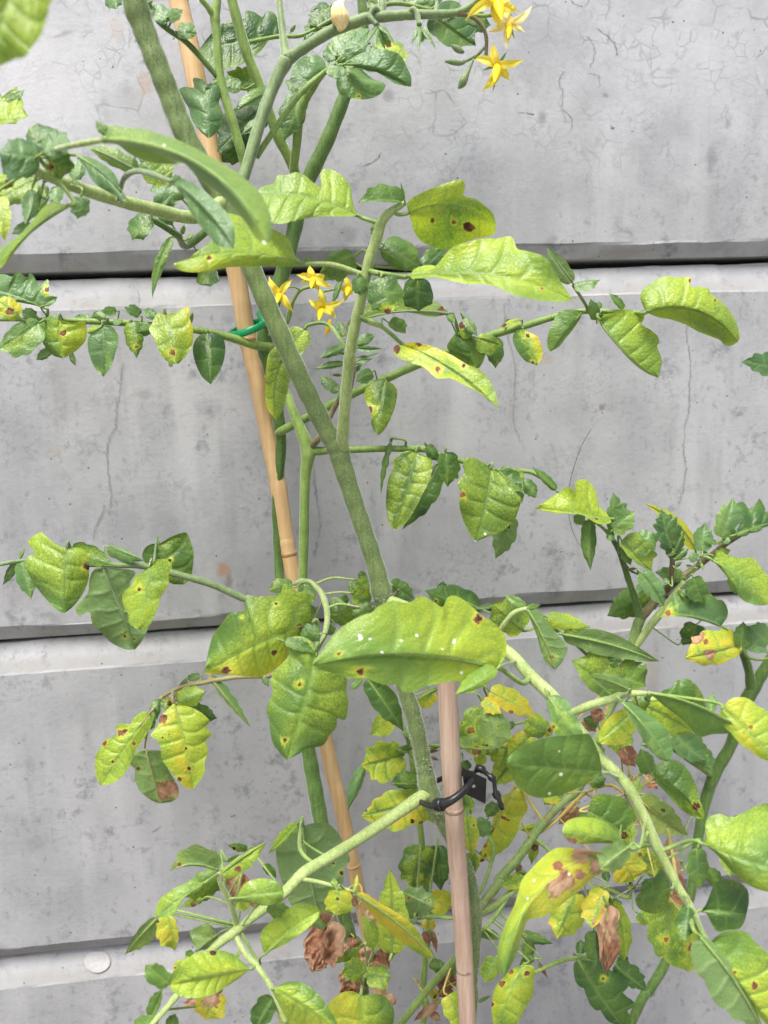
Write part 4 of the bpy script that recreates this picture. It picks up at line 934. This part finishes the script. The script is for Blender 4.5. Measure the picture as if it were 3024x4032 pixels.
leaf('front', 'I1060,640,22,72 I1082,590,20,76 I1090,500,18,80 I1092,430,15,82', 'I', 'purple', '''
I1092,392>1024,156 62/74 l.26 n5 g.1 v.15 Q.10
I1098,420>1048,402 22/22 g.1
I1100,420>1162,292 24/30 g.1 l.2
I1110,450>1190,388 20/24 g.2 v.3
I1150,562>984,530 34/42 d76 g.3 v.2
I1095,410>1130,370 18/20 g.12
I1085,430>1062,440 14/14 g.1
I1110,500>1150,470 10/10 g.2
I1070,600>1030,570 14/16 g.25 v.3
''', snap=False, d=84)
leaf('front', 'I865,985,22,72 I960,850,25,74 I1080,700,24,76 I1162,585,16,78', 'I', 'rachis', '''
I1215,565>1282,722 48/62 d84 g.25 y.05
I1160,682>1222,748 26/26 d84 g.3 v.4
I1150,640>1190,655 10/10 d84 g.3 v.4
I1380,852>1014,802 14/135 B.10 d82 e88 g.2 v.4 l.12 s1065,776,20
I1235,842>1190,962 62/66 d70 g.08 v.2
I1142,950>1215,930 20/18 d72 g.12
''', d=80)
leaf('front', 'I1500,310,10,76 I1560,275,9,78 I1660,240,8,80', 'I', 'purple', '''
I1470,308>1710,228 140/24 l.36 n3 g.12 d84 y.08 h.4
I1385,326>1452,88 62/74 g.4 v.5 l.14 d82
I1270,406>1286,240 50/50 g.3 v.55 l.14 d82
I1228,402>918,122 40/32 B.10 d68 y.75 g.7
I1330,460>1665,722 112/74 l.13 d86 e92 g.6 y.32 B-.05 <1370,410;1420,430;1500,450;1560,445;1600,480;1659,560;1690,640 >1400,540;1450,610;1500,690;1560,720;1620,730
I1440,560>1502,672 30/34 d74 u g.4
I1240,440>1184,452 26/24 g.25 v.5
I1210,505>1168,488 10/10 g.2 v.5
I1352,360>1278,334 16/16 g.3 v.5
I1390,350>1442,338 18/18 g.3 v.5
I1440,300>1465,280 14/14 g.3 v.5
I1260,480>1278,520 10/10 g.3 v.5
I1350,440>1440,400 30/20 d80 y.3
I1300,425>1255,412 12/12 g.25 v.5
''', snap=False, d=82)

# leaves on the front plant's lower right, most of them yellowing or scorched
leaf('front', 'L250,560,12,96 L400,450,11,92 L520,330,11,92 L600,272,11,96 L720,240,11,104 L810,292,10,112', 'L', 'ochre', '''
L155,258>-60,705 112/72 d70 g.5 y.8 r14 q.6 <190,270;225,340;230,390;190,450;170,520;120,600;40,660 >110,290;60,330;30,420;10,520;-30,600;-70,680
L190,480>180,505 6/6 y.6
L300,492>180,506 24/24 d86 y.6 g.5
L270,560>255,712 30/28 d90 g.4 y.4 k275,610,22
L185,712>172,772 16/16 x.5 d92
L520,362>415,472 44/42 x.7 d76
L590,400>852,572 138/66 d132 B-.05 g.4 y.25 k806,542,22 l.08
L860,480>760,620 50/50 d96 g.35 y.3
L980,620>1060,760 50/60 d110 g.4 y.3
I720,1500>860,1590 60/60 d90 g.35 y.25
L892,322>1192,540 72/84 d150 u g.4 y.5 k1035,390,14
L960,330>1040,400 40/30 d146 g.6 y.6
L800,20>872,132 46/44 x.35 d120
L930,195>1005,262 42/30 x.7 d118
I680,1372>600,1392 36/36 x.7 d110
I650,1440>560,1400 30/30 d108 g.2
I560,1420>640,1480 26/26 x.6 d104
L860,215>880,300 40/44 d116 y.6 g.6
L330,310>440,330 20/30 d110 y.7 g.6
L590,410>530,440 22/24 d110 g.2
L600,220>700,200 36/40 d112 g.3 y.1
L690,745>710,820 20/22 d120 g.2 v.2
''', snap=False, d=100)
leaf('front', 'L560,800,13,104 L700,855,14,106 L830,908,13,110 L860,850,10,112', 'L', 'stalk', '''
L522,880>400,1152 92/82 d128 g.55 y.35 m.5 q.55
L790,668>862,812 92/84 d150 y.8 g.6 q.45
L880,640>985,740 56/66 d140 g.5 y.4 r3
L686,860>615,1092 46/80 d152 y.9 g.7 q.5
L690,955>692,1358 82/72 d156 e162 x.75 q.55 <740,960;775,1000;760,1080;780,1160;770,1240;740,1300 >640,990;612,1060;640,1110;660,1200;665,1290
L730,930>805,1282 52/92 d150 g.5 y.4 q.5 B-.06
L622,1105>642,1312 32/56 d144 g.2 q.6
L760,920>740,960 40/50 d150 g.4 y.15
L890,1002>962,1062 36/34 d150 g.4 y.35
L1060,880>1122,1332 76/112 d160 g.5 y.3 s1055,1156,18 q.5
L830,830>860,840 16/20 d150 k840,812,16 y.5
L930,760>990,700 36/50 d130 g.45 y.15 m.3
L1000,820>900,860 40/40 d130 g.3
''', snap=True, d=140)
leaf('front', 'L840,0,8,108 L830,110,10,110 L835,190,8,112', 'L', 'ochre', '''
L1070,560>1185,892 32/34 x.8 d170 B.06
L1090,890>1222,930 34/36 x.35 d168
L1040,880>1110,930 30/30 d166 y.7 k1100,900,16
L905,122>920,175 8/8 x.4 d112
''', snap=False, d=112)
leaf('front', 'L130,880,12,112 L60,990,14,114 L-30,1100,12,116', 'L', 'stalk', '''
L208,790>70,840 40/40 d108 g.4 y.2 m.3
L200,1118>386,1182 26/30 d116 g.15 k215,1130,8
L232,1160>242,1270 36/34 d116 g.5 y.2
L205,1305>55,1710 138/120 d120 e126 g.55 y.42 s75,1415,17;228,1358,15;130,1345,20;15,1540,18 q.55 <270,1320;270,1400;260,1490;220,1560;180,1640;120,1700 >140,1330;90,1380;40,1440;20,1520;20,1620
L40,1265>-20,1420 46/50 d118 g.5 y.3
L-60,1120>80,1150 30/24 d112 g.3
L270,1270>180,1310 16/30 d118 g.2 k220,1300,14
L300,1300>350,1390 10/12 x.5 d116
L175,765>230,760 14/14 d104 g.4
''', d=114)
leaf('front', 'L265,1355,13,118 L420,1287,14,112 L520,1270,13,106 L640,1270,11,100', 'L', 'stalk', '''
L530,1282>845,1730 145/64 d94 l.28 n4 g.16 s680,1390,10
L752,1308>945,1465 62/46 d92 l.2 g.16
L545,1242>546,1154 25/25 d108 g.2
L760,1290>840,1300 40/40 d90 g.2
L515,1260>500,1235 8/8 g.2
''', snap=False, d=100)
leaf('front', 'K1460,930,14,112 K1520,820,12,104 L30,640,13,96 L10,560,12,90 L-30,480,9,86', 'K', 'stalk', '''
K1418,420>1452,662 52/52 d104 g.5 y.5 m.3 r3
K1465,455>1562,542 44/46 d102 g.3 v.2
K1400,290>1440,420 30/50 d98 g.3 y.2 m.2
K1390,100>1420,160 34/30 d96 g.2
K1590,350>1530,430 34/34 d96 g.15
K1440,640>1470,760 30/40 d100 g.4 y.4
''', d=100)
leaf('front', 'H1160,1560,10,112 I30,1580,9,104 I60,1480,9,102 I130,1440,9,100 I230,1420,8,98', 'H', 'stalk', '''
H1505,1338>1482,1642 92/102 d92 g.45 y.3 k1440,1470,24;1525,1555,16;1470,1592,30;1386,1430,10 q.5
H1545,1368>1600,1582 84/72 d118 u g.45 y.25 s1525,1360,16;1600,1448,8 q.5
H1420,1500>1560,1620 50/50 d84 g.4 y.3 m.3
I60,1640>200,1560 50/60 d80 g.4 y.4 m.3
I300,1560>420,1640 50/50 d86 y.5 g.5
I560,1560>700,1640 50/60 d84 g.25
L420,250>330,360 50/50 d80 g.35 y.3
I8,1238>286,1402 62/54 d112 y.95 g.5 k130,1366,16
I-32,1290>78,1372 36/36 d116 y.95
I340,1482>215,1408 60/60 d98 g.4 y.2 m.2 q.5
I250,1500>108,1625 62/64 d100 g.5 y.5 m.2
I330,1450>380,1500 30/34 d94 y.7 k360,1470,14
I140,1420>130,1470 14/20 d100 g.3 v.3
I120,1560>60,1700 60/70 d92 g.4 m.4 y.25
I150,1640>30,1800 60/60 d86 g.35 m.5 y.2
H1380,1200>1478,1235 30/26 d120 y.6 g.6
H1220,1240>1105,1312 52/22 d112 y.65 g.6
H1480,1600>1500,1690 34/30 d94 y.6 g.5 k1500,1610,18
H1195,1600>1250,1590 10/10 x.6 d108
H1200,1580>1255,1565 8/10 x.6 d106
H1200,1630>1250,1650 9/9 x.6 d106
''', d=100)
# mottled leaves round the clip and below it
leaf('front', 'H1060,1500,10,100 K1070,35,12,96 K985,28,11,92', 'K', 'stalk', '''
K1032,62>782,125 108/96 d92 g.5 m.6 y.25 l.15 Q.08
K800,132>708,392 26/38 d92 g.3 v.4
K1130,232>956,232 32/62 d104 g.25 y.1
K1202,335>782,428 112/92 d98 g.5 m.75 y.2 Q.08 q.6 k1090,452,14;1142,466,14;816,392,9
K1180,360>1220,470 40/30 d102 y.4 m.3 k1225,440,10
H830,1168>1042,1482 66/62 d108 g.2 l.1
H985,1368>838,1502 62/48 d84 y.55 g.6 l.15
H790,1165>726,1236 18/22 d110 g.6 v.2
K1020,20>1100,20 12/14 d98 g.3
''', d=96)
leaf('front', 'K1330,1030,12,110 K1230,1022,13,106 K1150,1025,12,104 K1080,1052,10,102', 'K', 'stalk', '''
K1140,600>1090,872 96/92 d60 g.2 m.45 y.12 Q.08 s1130,800,11
K1240,600>1262,872 62/60 d56 g.15
K1035,882>1226,972 64/62 d112 u g.5 v.5 q.45 s1070,908,9;1190,928,8
K1192,905>1325,962 66/64 d96 y.75 g.6 q.45
K1062,950>1120,1040 30/34 d90 g.15
K1190,1040>1186,1102 36/36 d98 y.8
K970,1236>956,744 78/76 d130 g.45 y.45 m.2 q.5 p.42
K1000,1200>940,1235 30/40 d126 g.5 y.5
K1160,1110>1200,1190 20/20 x.7 d96
K1210,1110>1235,1240 14/16 d92 y.7 x.3
K1200,1290>1300,1330 30/36 d88 g.35
K1320,1300>1345,1380 20/24 d90 g.45
''', d=100)
leaf('front', 'K1330,1290,10,100 K1300,1400,9,92 K1240,1500,8,86', 'K', 'ochre', '''
K1350,1400>1210,1420 40/44 x.8 d86
K1320,1440>1250,1500 36/30 x.6 d84
K1200,1440>1240,1530 26/24 y.7 d84 k1230,1500,16
K1240,1540>1100,1640 26/24 x.8 d82
K1300,1490>1400,1700 80/60 d110 g.55 y.5
K1200,1590>1260,1640 20/24 x.6 d80
K1110,1400>1135,1410 10/9 x.6 d84
K1480,1530>1560,1490 10/10 d100 g.3
''', d=90)

# ------------------------------------------------------------------ back plant: leaves
leaf('back', 'D1600,705,30,44 D1500,690,25,50 D1350,642,24,54 D1150,602,21,56 D800,565,19,58 D550,553,17,60 D350,545,15,62 D150,540,13,64 D-60,540,10,66', 'D', 'stalk', '''
D1230,620>1252,926 96/94 d62 g.08 q.62 l.05 <1280,620;1320,645;1338,700;1330,780;1300,860 >1190,630;1155,670;1145,730;1165,810;1200,880
D985,508>1046,806 112/132 d68 g.55 y.38 m.2 l.16 q.62 s1022,735,17 Q.08 <1060,490;1100,465;1130,470;1125,520;1145,600;1145,680;1110,750;1070,795 >940,500;915,530;905,560;885,600;920,660;940,720;980,780
D775,558>812,772 46/46 d64 g.35 y.12 s808,702,10
D610,576>616,882 94/94 d68 g.2 v.35 q.68 l.05 Q.07 <660,580;695,620;705,670;685,740;660,820 >560,610;525,650;522,710;545,790;580,850
D352,540>376,772 156/124 d72 g.5 y.28 X-.35 q.42 p.4 l.06 s382,620,20 k362,622,8 <420,560;500,555;515,600;510,660;460,720 >340,520;300,515;245,560;235,620;260,690;310,750
D256,470>-90,350 42/140 d70 l.24 n3 g.42 v.5 s280,362,14 h-.2 <200,455;120,440;40,430;-40,400 >300,440;345,405;295,400;290,340;285,300;255,320;230,340;200,280;175,265;160,290;120,260;90,250;75,285;20,270;-40,280
D270,455>346,405 26/16 d70 g.45 v.4
D232,560>-25,722 105/55 d74 g.6 v.35 y.15 l.08
D112,520>-35,418 52/55 d78 y.55 g.5 k60,490,22
D690,492>598,488 22/26 d62 g.3
D830,516>738,466 24/34 d60 g.25 v.2
D922,522>850,480 30/26 d60 g.2 v.2
D632,532>534,526 12/34 d62 g.3 v.2
D902,590>808,612 32/28 d62 g.3 v.2
D592,590>514,616 26/24 d62 g.6 y.3
D300,722>214,782 24/28 d58 g.25
D422,738>450,816 14/16 d58 g.25
D1010,790>1015,826 12/12 d60 g.2
D220,605>228,692 24/22 d58 g.15
D530,530>440,524 12/20 d60 g.25 v.3
D1130,560>1145,496 10/12 d56 g.3
D215,520>120,490 30/30 d64 g.3 v.4
D690,540>700,575 20/20 d64 g.2 v.4
''', d=62)
leaf('back', 'E225,640,8,44 E290,600,8,52 E350,560,9,60 E385,430,9,64 E430,365,9,66 E510,340,8,68', 'E', 'stalk', '''
E672,280>610,470 18/16 d74 g.3 v.2
''', d=64)
stem('back', 'flower_truss', 'E340,590,9,60 E355,500,9,62 E385,430,9,64 E430,365,9,66 E520,345,8,68 E560,380,7,70', 'E', 'stalk', 8, reg=False)
flower('back', 'E', 305, 385, [(240, 280), (385, 300), (388, 500), (250, 430)], (285, 448),  72, 24, sepals=((262, 330), (350, 330)), ped='370,345,5,68 430,365,6,66')
flower('back', 'E', 505, 290, [(400, 275), (425, 322), (605, 305), (620, 352), (535, 378), (482, 215)], (490, 358), 74, 24, ped='520,345,6,68')
flower('back', 'E', 555, 472, [(540, 350), (474, 418), (695, 425), (640, 536), (515, 520)], (536, 548), 76, 25, sepals=((575, 400),), ped='575,420,5,72 560,375,6,70')
flower('back', 'E', 715, 350, [(688, 278), (742, 392), (655, 358), (690, 440)], (700, 400), 74, 22, ped='640,360,6,70 560,375,6,70')
lump('back', 'flower_bud', 'E605,540,8,70 595,570,16,70 588,605,14,70 582,630,4,70', 'E', 'cone')
leaf('back', 'E296,1210,22,38 E345,1186,27,42 E580,1062,26,50 E760,970,25,54 E1000,862,25,58 E1120,810,25,60 F0,640,25,66 F200,582,22,70 F400,522,20,74 F580,490,17,78 F800,497,15,84 F935,500,12,90', 'E', 'stalk', '''
E1440,650>1470,828 150/118 d72 l.2 n3 g.5 y.2 k1390,576,20 q.5 <1480,640;1520,650;1530,720;1515,780;1490,825 >1420,620;1380,580;1340,570;1345,620;1310,670;1298,710;1340,760;1390,790;1430,815
E1480,650>1622,690 34/70 d74 g.55 y.3
E1580,650>1586,832 46/44 d68 g.25 l.1
E1400,530>1476,640 26/24 d74 g.25
E1440,640>1345,548 40/30 d74 g.4 y.3 k1385,575,22
F205,596>290,812 84/84 d72 g.4 y.35 X-.5 s232,636,15;262,794,11 <250,620;290,640;315,700;320,760 >165,605;142,650;165,720;210,780;250,800
F562,490>365,732 66/66 d78 g.6 y.12 v.1 q.5 <540,540;500,600;460,650;420,700 >500,480;440,485;405,510;370,580;350,650;350,700
F640,542>604,415 34/28 d84 g.35
F655,480>655,432 16/16 d76 g.2
F660,542>1006,886 205/34 d88 e92 l.2 n3 g.7 y.3 f-.2 h-.6 B.06 <690,510;740,500;790,480;850,485;920,500;925,530;910,570;960,600;1005,640;1012,680;1000,700;1028,780;1020,840 >690,600;740,660;800,740;870,810;940,860
F800,477>714,383 18/24 d84 g.4
F935,497>1482,672 235/80 d96 e98 l.14 n4 g.6 y.36 s1198,312,15 h-.6 q.5 k1345,428,10 B-.17 <905,430;903,390;930,350;990,310;1060,280;1085,290;1150,290;1200,292;1200,345;1260,345;1310,360;1320,390;1380,430;1440,500;1475,570;1490,640 >1000,525;1080,540;1170,570;1240,610;1330,645;1370,660;1400,690;1440,697
F190,546>58,592 14/18 d72 y.6 k90,572,18
F100,570>130,535 14/14 d70 g.3
E852,852>754,910 36/34 d62 g.3 v.2
E930,900>885,1232 88/86 d66 g.35 y.15 m.15 q.6 s838,1076,22 <970,920;1000,960;995,1030;970,1110;930,1190 >880,895;830,920;808,970;810,1020;845,1090;850,1170
F660,520>700,540 20/22 d80 g.4
''', d=74)
leaf('back', 'F590,488,10,78 F570,440,10,84 F500,335,9,88', 'F', 'bluestalk', '''
F500,332>666,304 8/48 d88 g.4 v.3
F495,318>344,110 46/42 d92 u g.45 y.1
E1300,510>698,578 30/115 d78 B.07 g.4 y.4 u k1268,486,26 <1200,525;1080,500;950,500;820,545;740,570 >1260,450;1180,420;1080,400;1000,400;900,420;820,460;740,520
E1305,505>1345,560 20/20 d78 g.4
''', snap=False, d=86)
leaf('back', 'E490,1322,28,58 E720,1312,22,60 E1130,1308,20,64 E1240,1340,18,66 E1400,1385,17,68 E1560,1438,16,70 F120,1440,14,70 F260,1450,13,70 F400,1550,9,70', 'E', 'stalk', '''
E1115,1328>985,1795 104/138 d80 g.3 y.2 m.25 q.55 w985,1790,8 <1150,1345;1200,1370;1210,1420;1190,1500;1150,1580;1110,1660;1060,1740 >1060,1320;1000,1350;970,1390;980,1420;950,1480;938,1560;935,1660;950,1740
E1252,1400>1030,1790 66/36 d64 g.15
E1292,1330>1302,1536 68/46 d76 g.2
E1180,1288>1246,1382 28/32 d72 g.25
E1560,1428>1465,1860 172/198 d88 e96 g.5 y.22 m.2 l.14 q.55 s1390,1580,18 w1465,1858,8;1525,1815,7 <1600,1440;1659,1500;1700,1560;1735,1600;1720,1680;1690,1740;1620,1800;1540,1830 >1500,1380;1420,1358;1390,1400;1400,1450;1360,1510;1375,1560;1370,1640;1390,1720;1420,1790
I128,200>40,456 62/54 d66 g.4 y.1 u
F60,1440>202,1562 62/44 d78 g.35 y.12
F400,1552>258,1415 22/24 d76 g.35
F210,1500>282,1602 36/34 d72 g.15
F190,1560>150,1660 30/40 d74 k170,1640,26 g.3
E962,1270>905,1582 20/14 d66 g.2 l.3 B.04 aE1050,1258,6,66
E960,1270>975,1240 6/7 d66 g.2
F150,1440>215,1500 30/30 d76 g.45 y.2
I100,200>60,300 40/40 d70 g.3 k125,260,16
''', d=72)
leaf('back', 'H440,810,24,52 H300,755,23,48 H130,690,22,46 G1450,690,22,46 G1250,602,22,48 G1020,537,22,50 G850,496,20,52 G680,490,18,54 G400,480,16,58 G130,466,13,62 G-40,495,11,64', 'H', 'bluestalk', '''
G946,365>1092,606 138/96 d40 g.25 y.15 s1010,462,10 q.45 l.05 <1000,330;1060,305;1110,300;1130,350;1150,410;1145,500;1130,570 >900,365;860,390;845,440;880,500;960,560;1020,600
G895,490>820,872 112/112 d72 g.6 y.32 q.5 l.05 s826,632,17 <920,460;980,455;1020,490;1000,560;1000,610;960,670;935,750;900,830;860,870 >860,520;800,560;780,610;730,660;730,720;760,780;770,840
G620,508>802,992 182/200 d44 u g.5 v.4 l.12 q.6 s742,912,10;796,930,8 <700,510;780,520;805,540;770,600;800,660;850,720;890,800;880,860;850,930 >560,515;530,580;520,660;450,740;470,790;530,770;550,840;600,890;660,950;740,990
G400,390>384,776 172/240 d76 e84 g.42 y.22 Y-.35 q.62 p.42 l.10 s515,496,22 <450,385;500,400;530,450;530,520;520,600;480,680;430,740 >340,370;280,330;245,295;190,325;165,360;205,410;155,450;150,500;180,560;230,640;300,720;350,765
G428,388>682,492 52/48 d72 g.35 y.15
G640,386>858,466 22/44 d50 g.35 v.45
G130,470>186,692 50/52 d66 g.3 v.25
G92,470>14,612 24/22 d62 g.15
G120,450>148,380 10/10 d62 g.3
''', d=60)
leaf('back', 'H420,1120,16,52 H230,1148,15,56 G1590,1150,14,58 G1400,1156,14,60 G1200,1190,14,62 G1060,1222,13,64 G950,1286,12,66 G895,1385,9,68', 'H', 'brownstalk', '''
G1035,1308>1145,1822 160/158 d76 g.55 y.42 m.25 l.14 n5 q.62 s965,1400,26;1005,1495,8;965,1515,9;1105,1580,10;1120,1697,11;1066,1762,13 <1100,1325;1170,1350;1230,1395;1245,1420;1225,1450;1255,1500;1225,1530;1235,1600;1215,1660;1215,1720;1180,1780 >990,1350;950,1390;940,1440;895,1500;930,1530;955,1580;960,1640;1000,1700;1050,1760;1100,1810
G890,1370>600,1798 82/118 d78 g.55 y.4 l.08 s715,1486,22;745,1475,14;622,1550,12;795,1550,11;670,1658,9 <905,1420;880,1480;840,1540;800,1600;770,1680;720,1750;660,1790 >850,1360;800,1390;770,1440;720,1430;690,1450;690,1500;620,1530;600,1570;570,1620;565,1700;580,1770
G868,1592>960,1905 135/130 d56 u g.4 y.15 l.14 k1010,1810,56;975,1850,40;820,1698,17 <940,1590;980,1610;990,1680;1020,1740;1055,1800;1060,1860;1020,1895 >830,1590;760,1620;750,1660;800,1700;800,1760;830,1830;880,1875;930,1900
G1050,1292>1225,1240 48/56 d68 g.6 y.3
G1130,1332>1292,1402 40/54 d56 g.15
G1000,1280>985,1356 36/34 d66 g.35 k1006,1310,17
G935,1290>900,1442 28/28 d68 g.4 v.3
G1250,1150>1492,1458 34/22 d60 g.4 v.3 l.22 n5
G1190,1150>1098,1168 16/24 d62 g.3 v.2
G1110,1170>1062,1212 12/12 d62 g.35
G1560,1150>1596,1216 16/16 d60 g.3 v.3
G850,1480>870,1540 6/6 d66 g.4
G900,1400>870,1470 30/26 d66 g.3
''', d=66)
leaf('back', 'H440,580,16,60 H390,600,14,70 H470,585,15,84 H540,640,17,96 H575,720,18,106 H586,800,18,114 H570,900,16,124 H528,995,13,134', 'H', 'rachis', '''
H490,835>-142,1136 135/260 d138 e150 l.13 n3 g.55 y.5 q.62 p.48 k-15,1115,26;272,1012,20;422,858,17 s282,720,9;80,800,8 c-.2 B.04 X-.35 <470,880;420,900;380,950;350,1010;330,1070;260,1120;180,1155;100,1150;0,1140;-80,1140 >490,760;485,700;460,640;420,650;380,630;330,600;312,650;290,670;220,675;150,680;100,700;95,760;30,770;0,780;-50,850;-90,900;-120,1000;-135,1090
H520,1000>345,1648 235/205 d152 e160 l.10 n3 g.5 y.2 q.6 p.46 v.05 s420,1200,14;337,1530,11 <540,1030;600,1080;680,1100;705,1150;700,1230;712,1300;700,1390;680,1410;645,1400;640,1450;600,1500;560,1560;470,1580;420,1610 >500,950;440,915;360,920;332,950;360,1010;330,1060;270,1120;250,1190;265,1240;240,1300;225,1350;240,1400;245,1450;260,1540;300,1600
H335,945>520,1010 40/20 d152 g.3
H536,900>404,892 46/52 d142 g.3 v.15 q.5
H380,622>232,642 24/52 d84 g.4 y.2 Q.08
H450,600>482,742 42/44 d88 g.35 y.12
H500,790>480,720 20/24 d100 g.4 y.2
H620,850>580,905 26/24 d112 g.35
''', snap=True, d=120)
leaf('back', 'H520,600,8,92 H620,566,8,94 H752,578,7,96', 'H', 'rachis', '''
H755,580>842,712 56/62 d98 g.4 m.3 Q.1
H780,570>820,545 30/30 d96 g.3
''', snap=False, d=96)
leaf('back', 'H575,662,8,100 H660,652,8,100 H745,658,7,100', 'H', 'rachis', '''
H742,660>842,722 46/42 d104 g.4 m.4 Q.1
H730,600>760,650 20/30 d98 g.4 m.3
''', snap=False, d=102)
leaf('back', 'H590,745,8,108 H660,722,8,108 H780,740,7,108', 'H', 'rachis', '''
H705,725>608,832 66/84 d104 g.35 m.15
H852,742>728,802 32/42 d108 g.3
H660,700>718,690 24/28 d98 g.15
H790,790>690,840 30/30 d100 g.3
''', snap=False, d=104)
leaf('front', 'H935,700,14,112 H960,690,12,108 H1000,650,9,106 H1020,630,7,106', 'H', 'purple', '''
H962,592>1106,692 44/54 d98 g.2
H1015,635>1064,594 12/12 d108 g.4 v.3
H1000,640>975,605 10/10 d108 g.4 v.3
''', d=98)
leaf('back', 'K900,1150,14,66 K905,1190,13,76 K852,1252,12,90 K800,1400,11,104 K782,1492,10,110', 'K', 'rachis', '''
K790,1490>802,1810 205/192 d116 g.5 y.45 X.3 q.5 p.42 <850,1480;920,1490;960,1530;985,1600;960,1700;880,1780 >740,1465;680,1470;620,1510;590,1560;620,1660;700,1760
K796,1376>688,1300 58/62 d110 g.45 y.2 m.2 q.5
K820,1380>966,1382 60/62 d110 g.45 y.2 m.2 q.5
K852,1210>790,1000 26/54 d96 g.5 y.3
K772,1206>574,1286 38/14 d98 g.4 y.4
K880,1195>915,1180 10/10 x.5 d90
''', d=100)
leaf('back', 'K640,940,8,64 K612,1000,9,80 K600,1050,8,90', 'K', 'brownstalk', '''
K612,1045>505,1348 108/94 x.9 d100 q.5
K560,1070>470,1150 30/30 x.8 d96
''', d=90)
leaf('back', 'K770,830,7,60 K800,900,8,66 K850,960,7,70', 'K', 'ochre', '''
K862,958>872,1200 64/52 x.85 d74
K740,1150>720,1260 36/40 x.85 d70
K870,1210>850,1345 90/96 x.9 d72
K720,1400>730,1482 70/60 x.85 d70
K940,1482>960,1562 40/40 x.8 d72
K680,1350>668,1420 20/20 x.8 d70
K760,960>730,840 20/18 x.8 d66
''', d=70)
# top of the back plant
leaf('back', 'B90,260,12,54 B200,235,11,50 B310,215,11,46 B440,208,10,46 B620,110,9,46', 'B', 'stalk', '''
B305,212>-185,312 120/182 d36 l.14 g.12 X-.2 y.10 n3 <250,230;200,290;130,350;60,390;-20,410;-100,400;-160,370 >310,150;280,90;250,65;220,70;200,100;150,70;100,65;95,110;0,120;-60,160;-120,220;-170,290
B620,112>444,242 56/64 d42 g.12
B602,40>478,150 64/56 d40 g.15
B370,190>400,145 10/10 d46 g.3
A1532,508>1345,425 56/64 d44 g.55 y.3 l.2
A1430,520>1260,470 40/44 d56 g.3 v.5
''', d=44)
leaf('back', 'A1310,480,12,68 A1270,500,10,68 A1225,520,9,68', 'A', 'stalk', '''
A1222,525>1236,822 104/126 d72 g.2 v.4 l.18 n3 q.55 p.42 <1260,510;1300,505;1315,560;1300,610;1325,680;1310,750;1270,800 >1215,480;1180,465;1145,465;1150,520;1100,515;1060,535;1085,590;1120,640;1135,700;1170,760
A1225,555>1285,500 30/30 d70 g.2 v.3
''', snap=True, d=70)
leaf('back', 'A1540,640,12,52 A1560,650,10,46', 'A', 'stalk', '''
A1560,652>1288,905 90/112 d30 g.08 l.18
A1500,820>1290,960 70/60 d28 g.08
A1562,702>1428,802 22/32 d58 g.3 v.6
B252,540>35,662 26/48 d64 g.3 v.6
''', d=48)
leaf('back', 'A1290,455,16,68 A1200,350,15,70 A1100,245,15,72 A940,130,12,74 A880,0,10,76', 'A', 'stemdark', '''
A1000,112>872,38 42/52 d78 g.3 v.65
A1000,122>1088,58 34/30 d78 g.3 v.55
A1055,190>1170,202 52/34 d76 g.25 v.55 q.5 p.4
A660,-40>692,56 44/46 d80 g.2 v.5
A900,0>870,20 16/16 d78 g.4
A985,110>930,130 26/20 d78 g.3 v.6
''', snap=False, d=76)
leaf('back', 'B800,60,14,46 B1000,20,12,44 B1200,60,11,42', 'B', 'stalk', '''
B1205,95>1470,272 135/84 d34 g.1 l.1
B1400,120>1560,150 60/50 d32 g.08
B1250,-10>1012,22 44/46 d40 g.3 v.2
B1100,20>1230,60 30/30 d40 g.35
B830,-20>960,10 30/30 d44 g.4 y.2
''', d=40)
leaf('back', 'A1135,1445,22,56 A1050,1392,20,80 A900,1300,17,92', 'A', 'stemdark', '''
A882,1292>784,1428 58/62 d100 g.3 y.08
A1020,1410>905,1772 30/28 B.06 d70 g.35 y.1
A962,1068>1032,1232 94/84 d64 g.25 v.5 l.24
A960,1230>1025,1342 44/44 d62 g.3 v.4
A1110,1420>1150,1380 10/12 d78 g.3
A1080,1390>1095,1335 14/14 d78 g.3 v.4
D1240,245>1250,345 50/66 d48 g.2
''', d=70)

# ------------------------------------------------------------------ right-hand plant: leaves
leaf('right', 'I1495,960,12,62 I1550,1040,10,66 I1660,1046,9,70 I1720,1000,9,72', 'I', 'stalk', '''
I1500,962>1162,1042 66/112 d84 g.55 y.75 q.5 k1240,930,36;1312,1022,32;1290,945,18;1215,940,20 m.2
I1500,972>1512,824 42/56 d86 g.3 y.1
I1500,900>1665,1012 40/44 d82 g.3 v.5
I1665,952>1538,850 60/62 d84 g.4 v.45 Q.08
''', d=72)
leaf('right', 'F1770,880,14,54 F1760,840,10,56', 'F', 'stemdark', '''
F1765,842>1498,792 52/66 d60 g.06 v.3 l.2 n4
''', d=56)
leaf('right', 'L1330,180,22,52 L1220,110,20,56 L1100,25,18,62 I1000,1500,14,66', 'L', 'stalk', '''
I1100,1500>1300,1660 80/60 d60 g.3 v.25
I1000,1520>900,1560 30/30 d66 g.3
L1200,20>1340,165 60/30 d58 g.3 v.2 s1260,70,14
''', d=62)
leaf('right', 'L1225,700,10,53 L1190,700,7,56 L1160,730,6,58 L1170,520,5,58 L1205,430,4,58', 'L', 'stalk', '''
L1370,830>1300,720 40/36 d60 g.4
L1110,690>1150,720 20/20 d56 g.3
L960,890>900,960 40/40 d54 g.3 y.2
L1380,620>1440,790 60/30 d62 g.5 y.3
''', d=58)
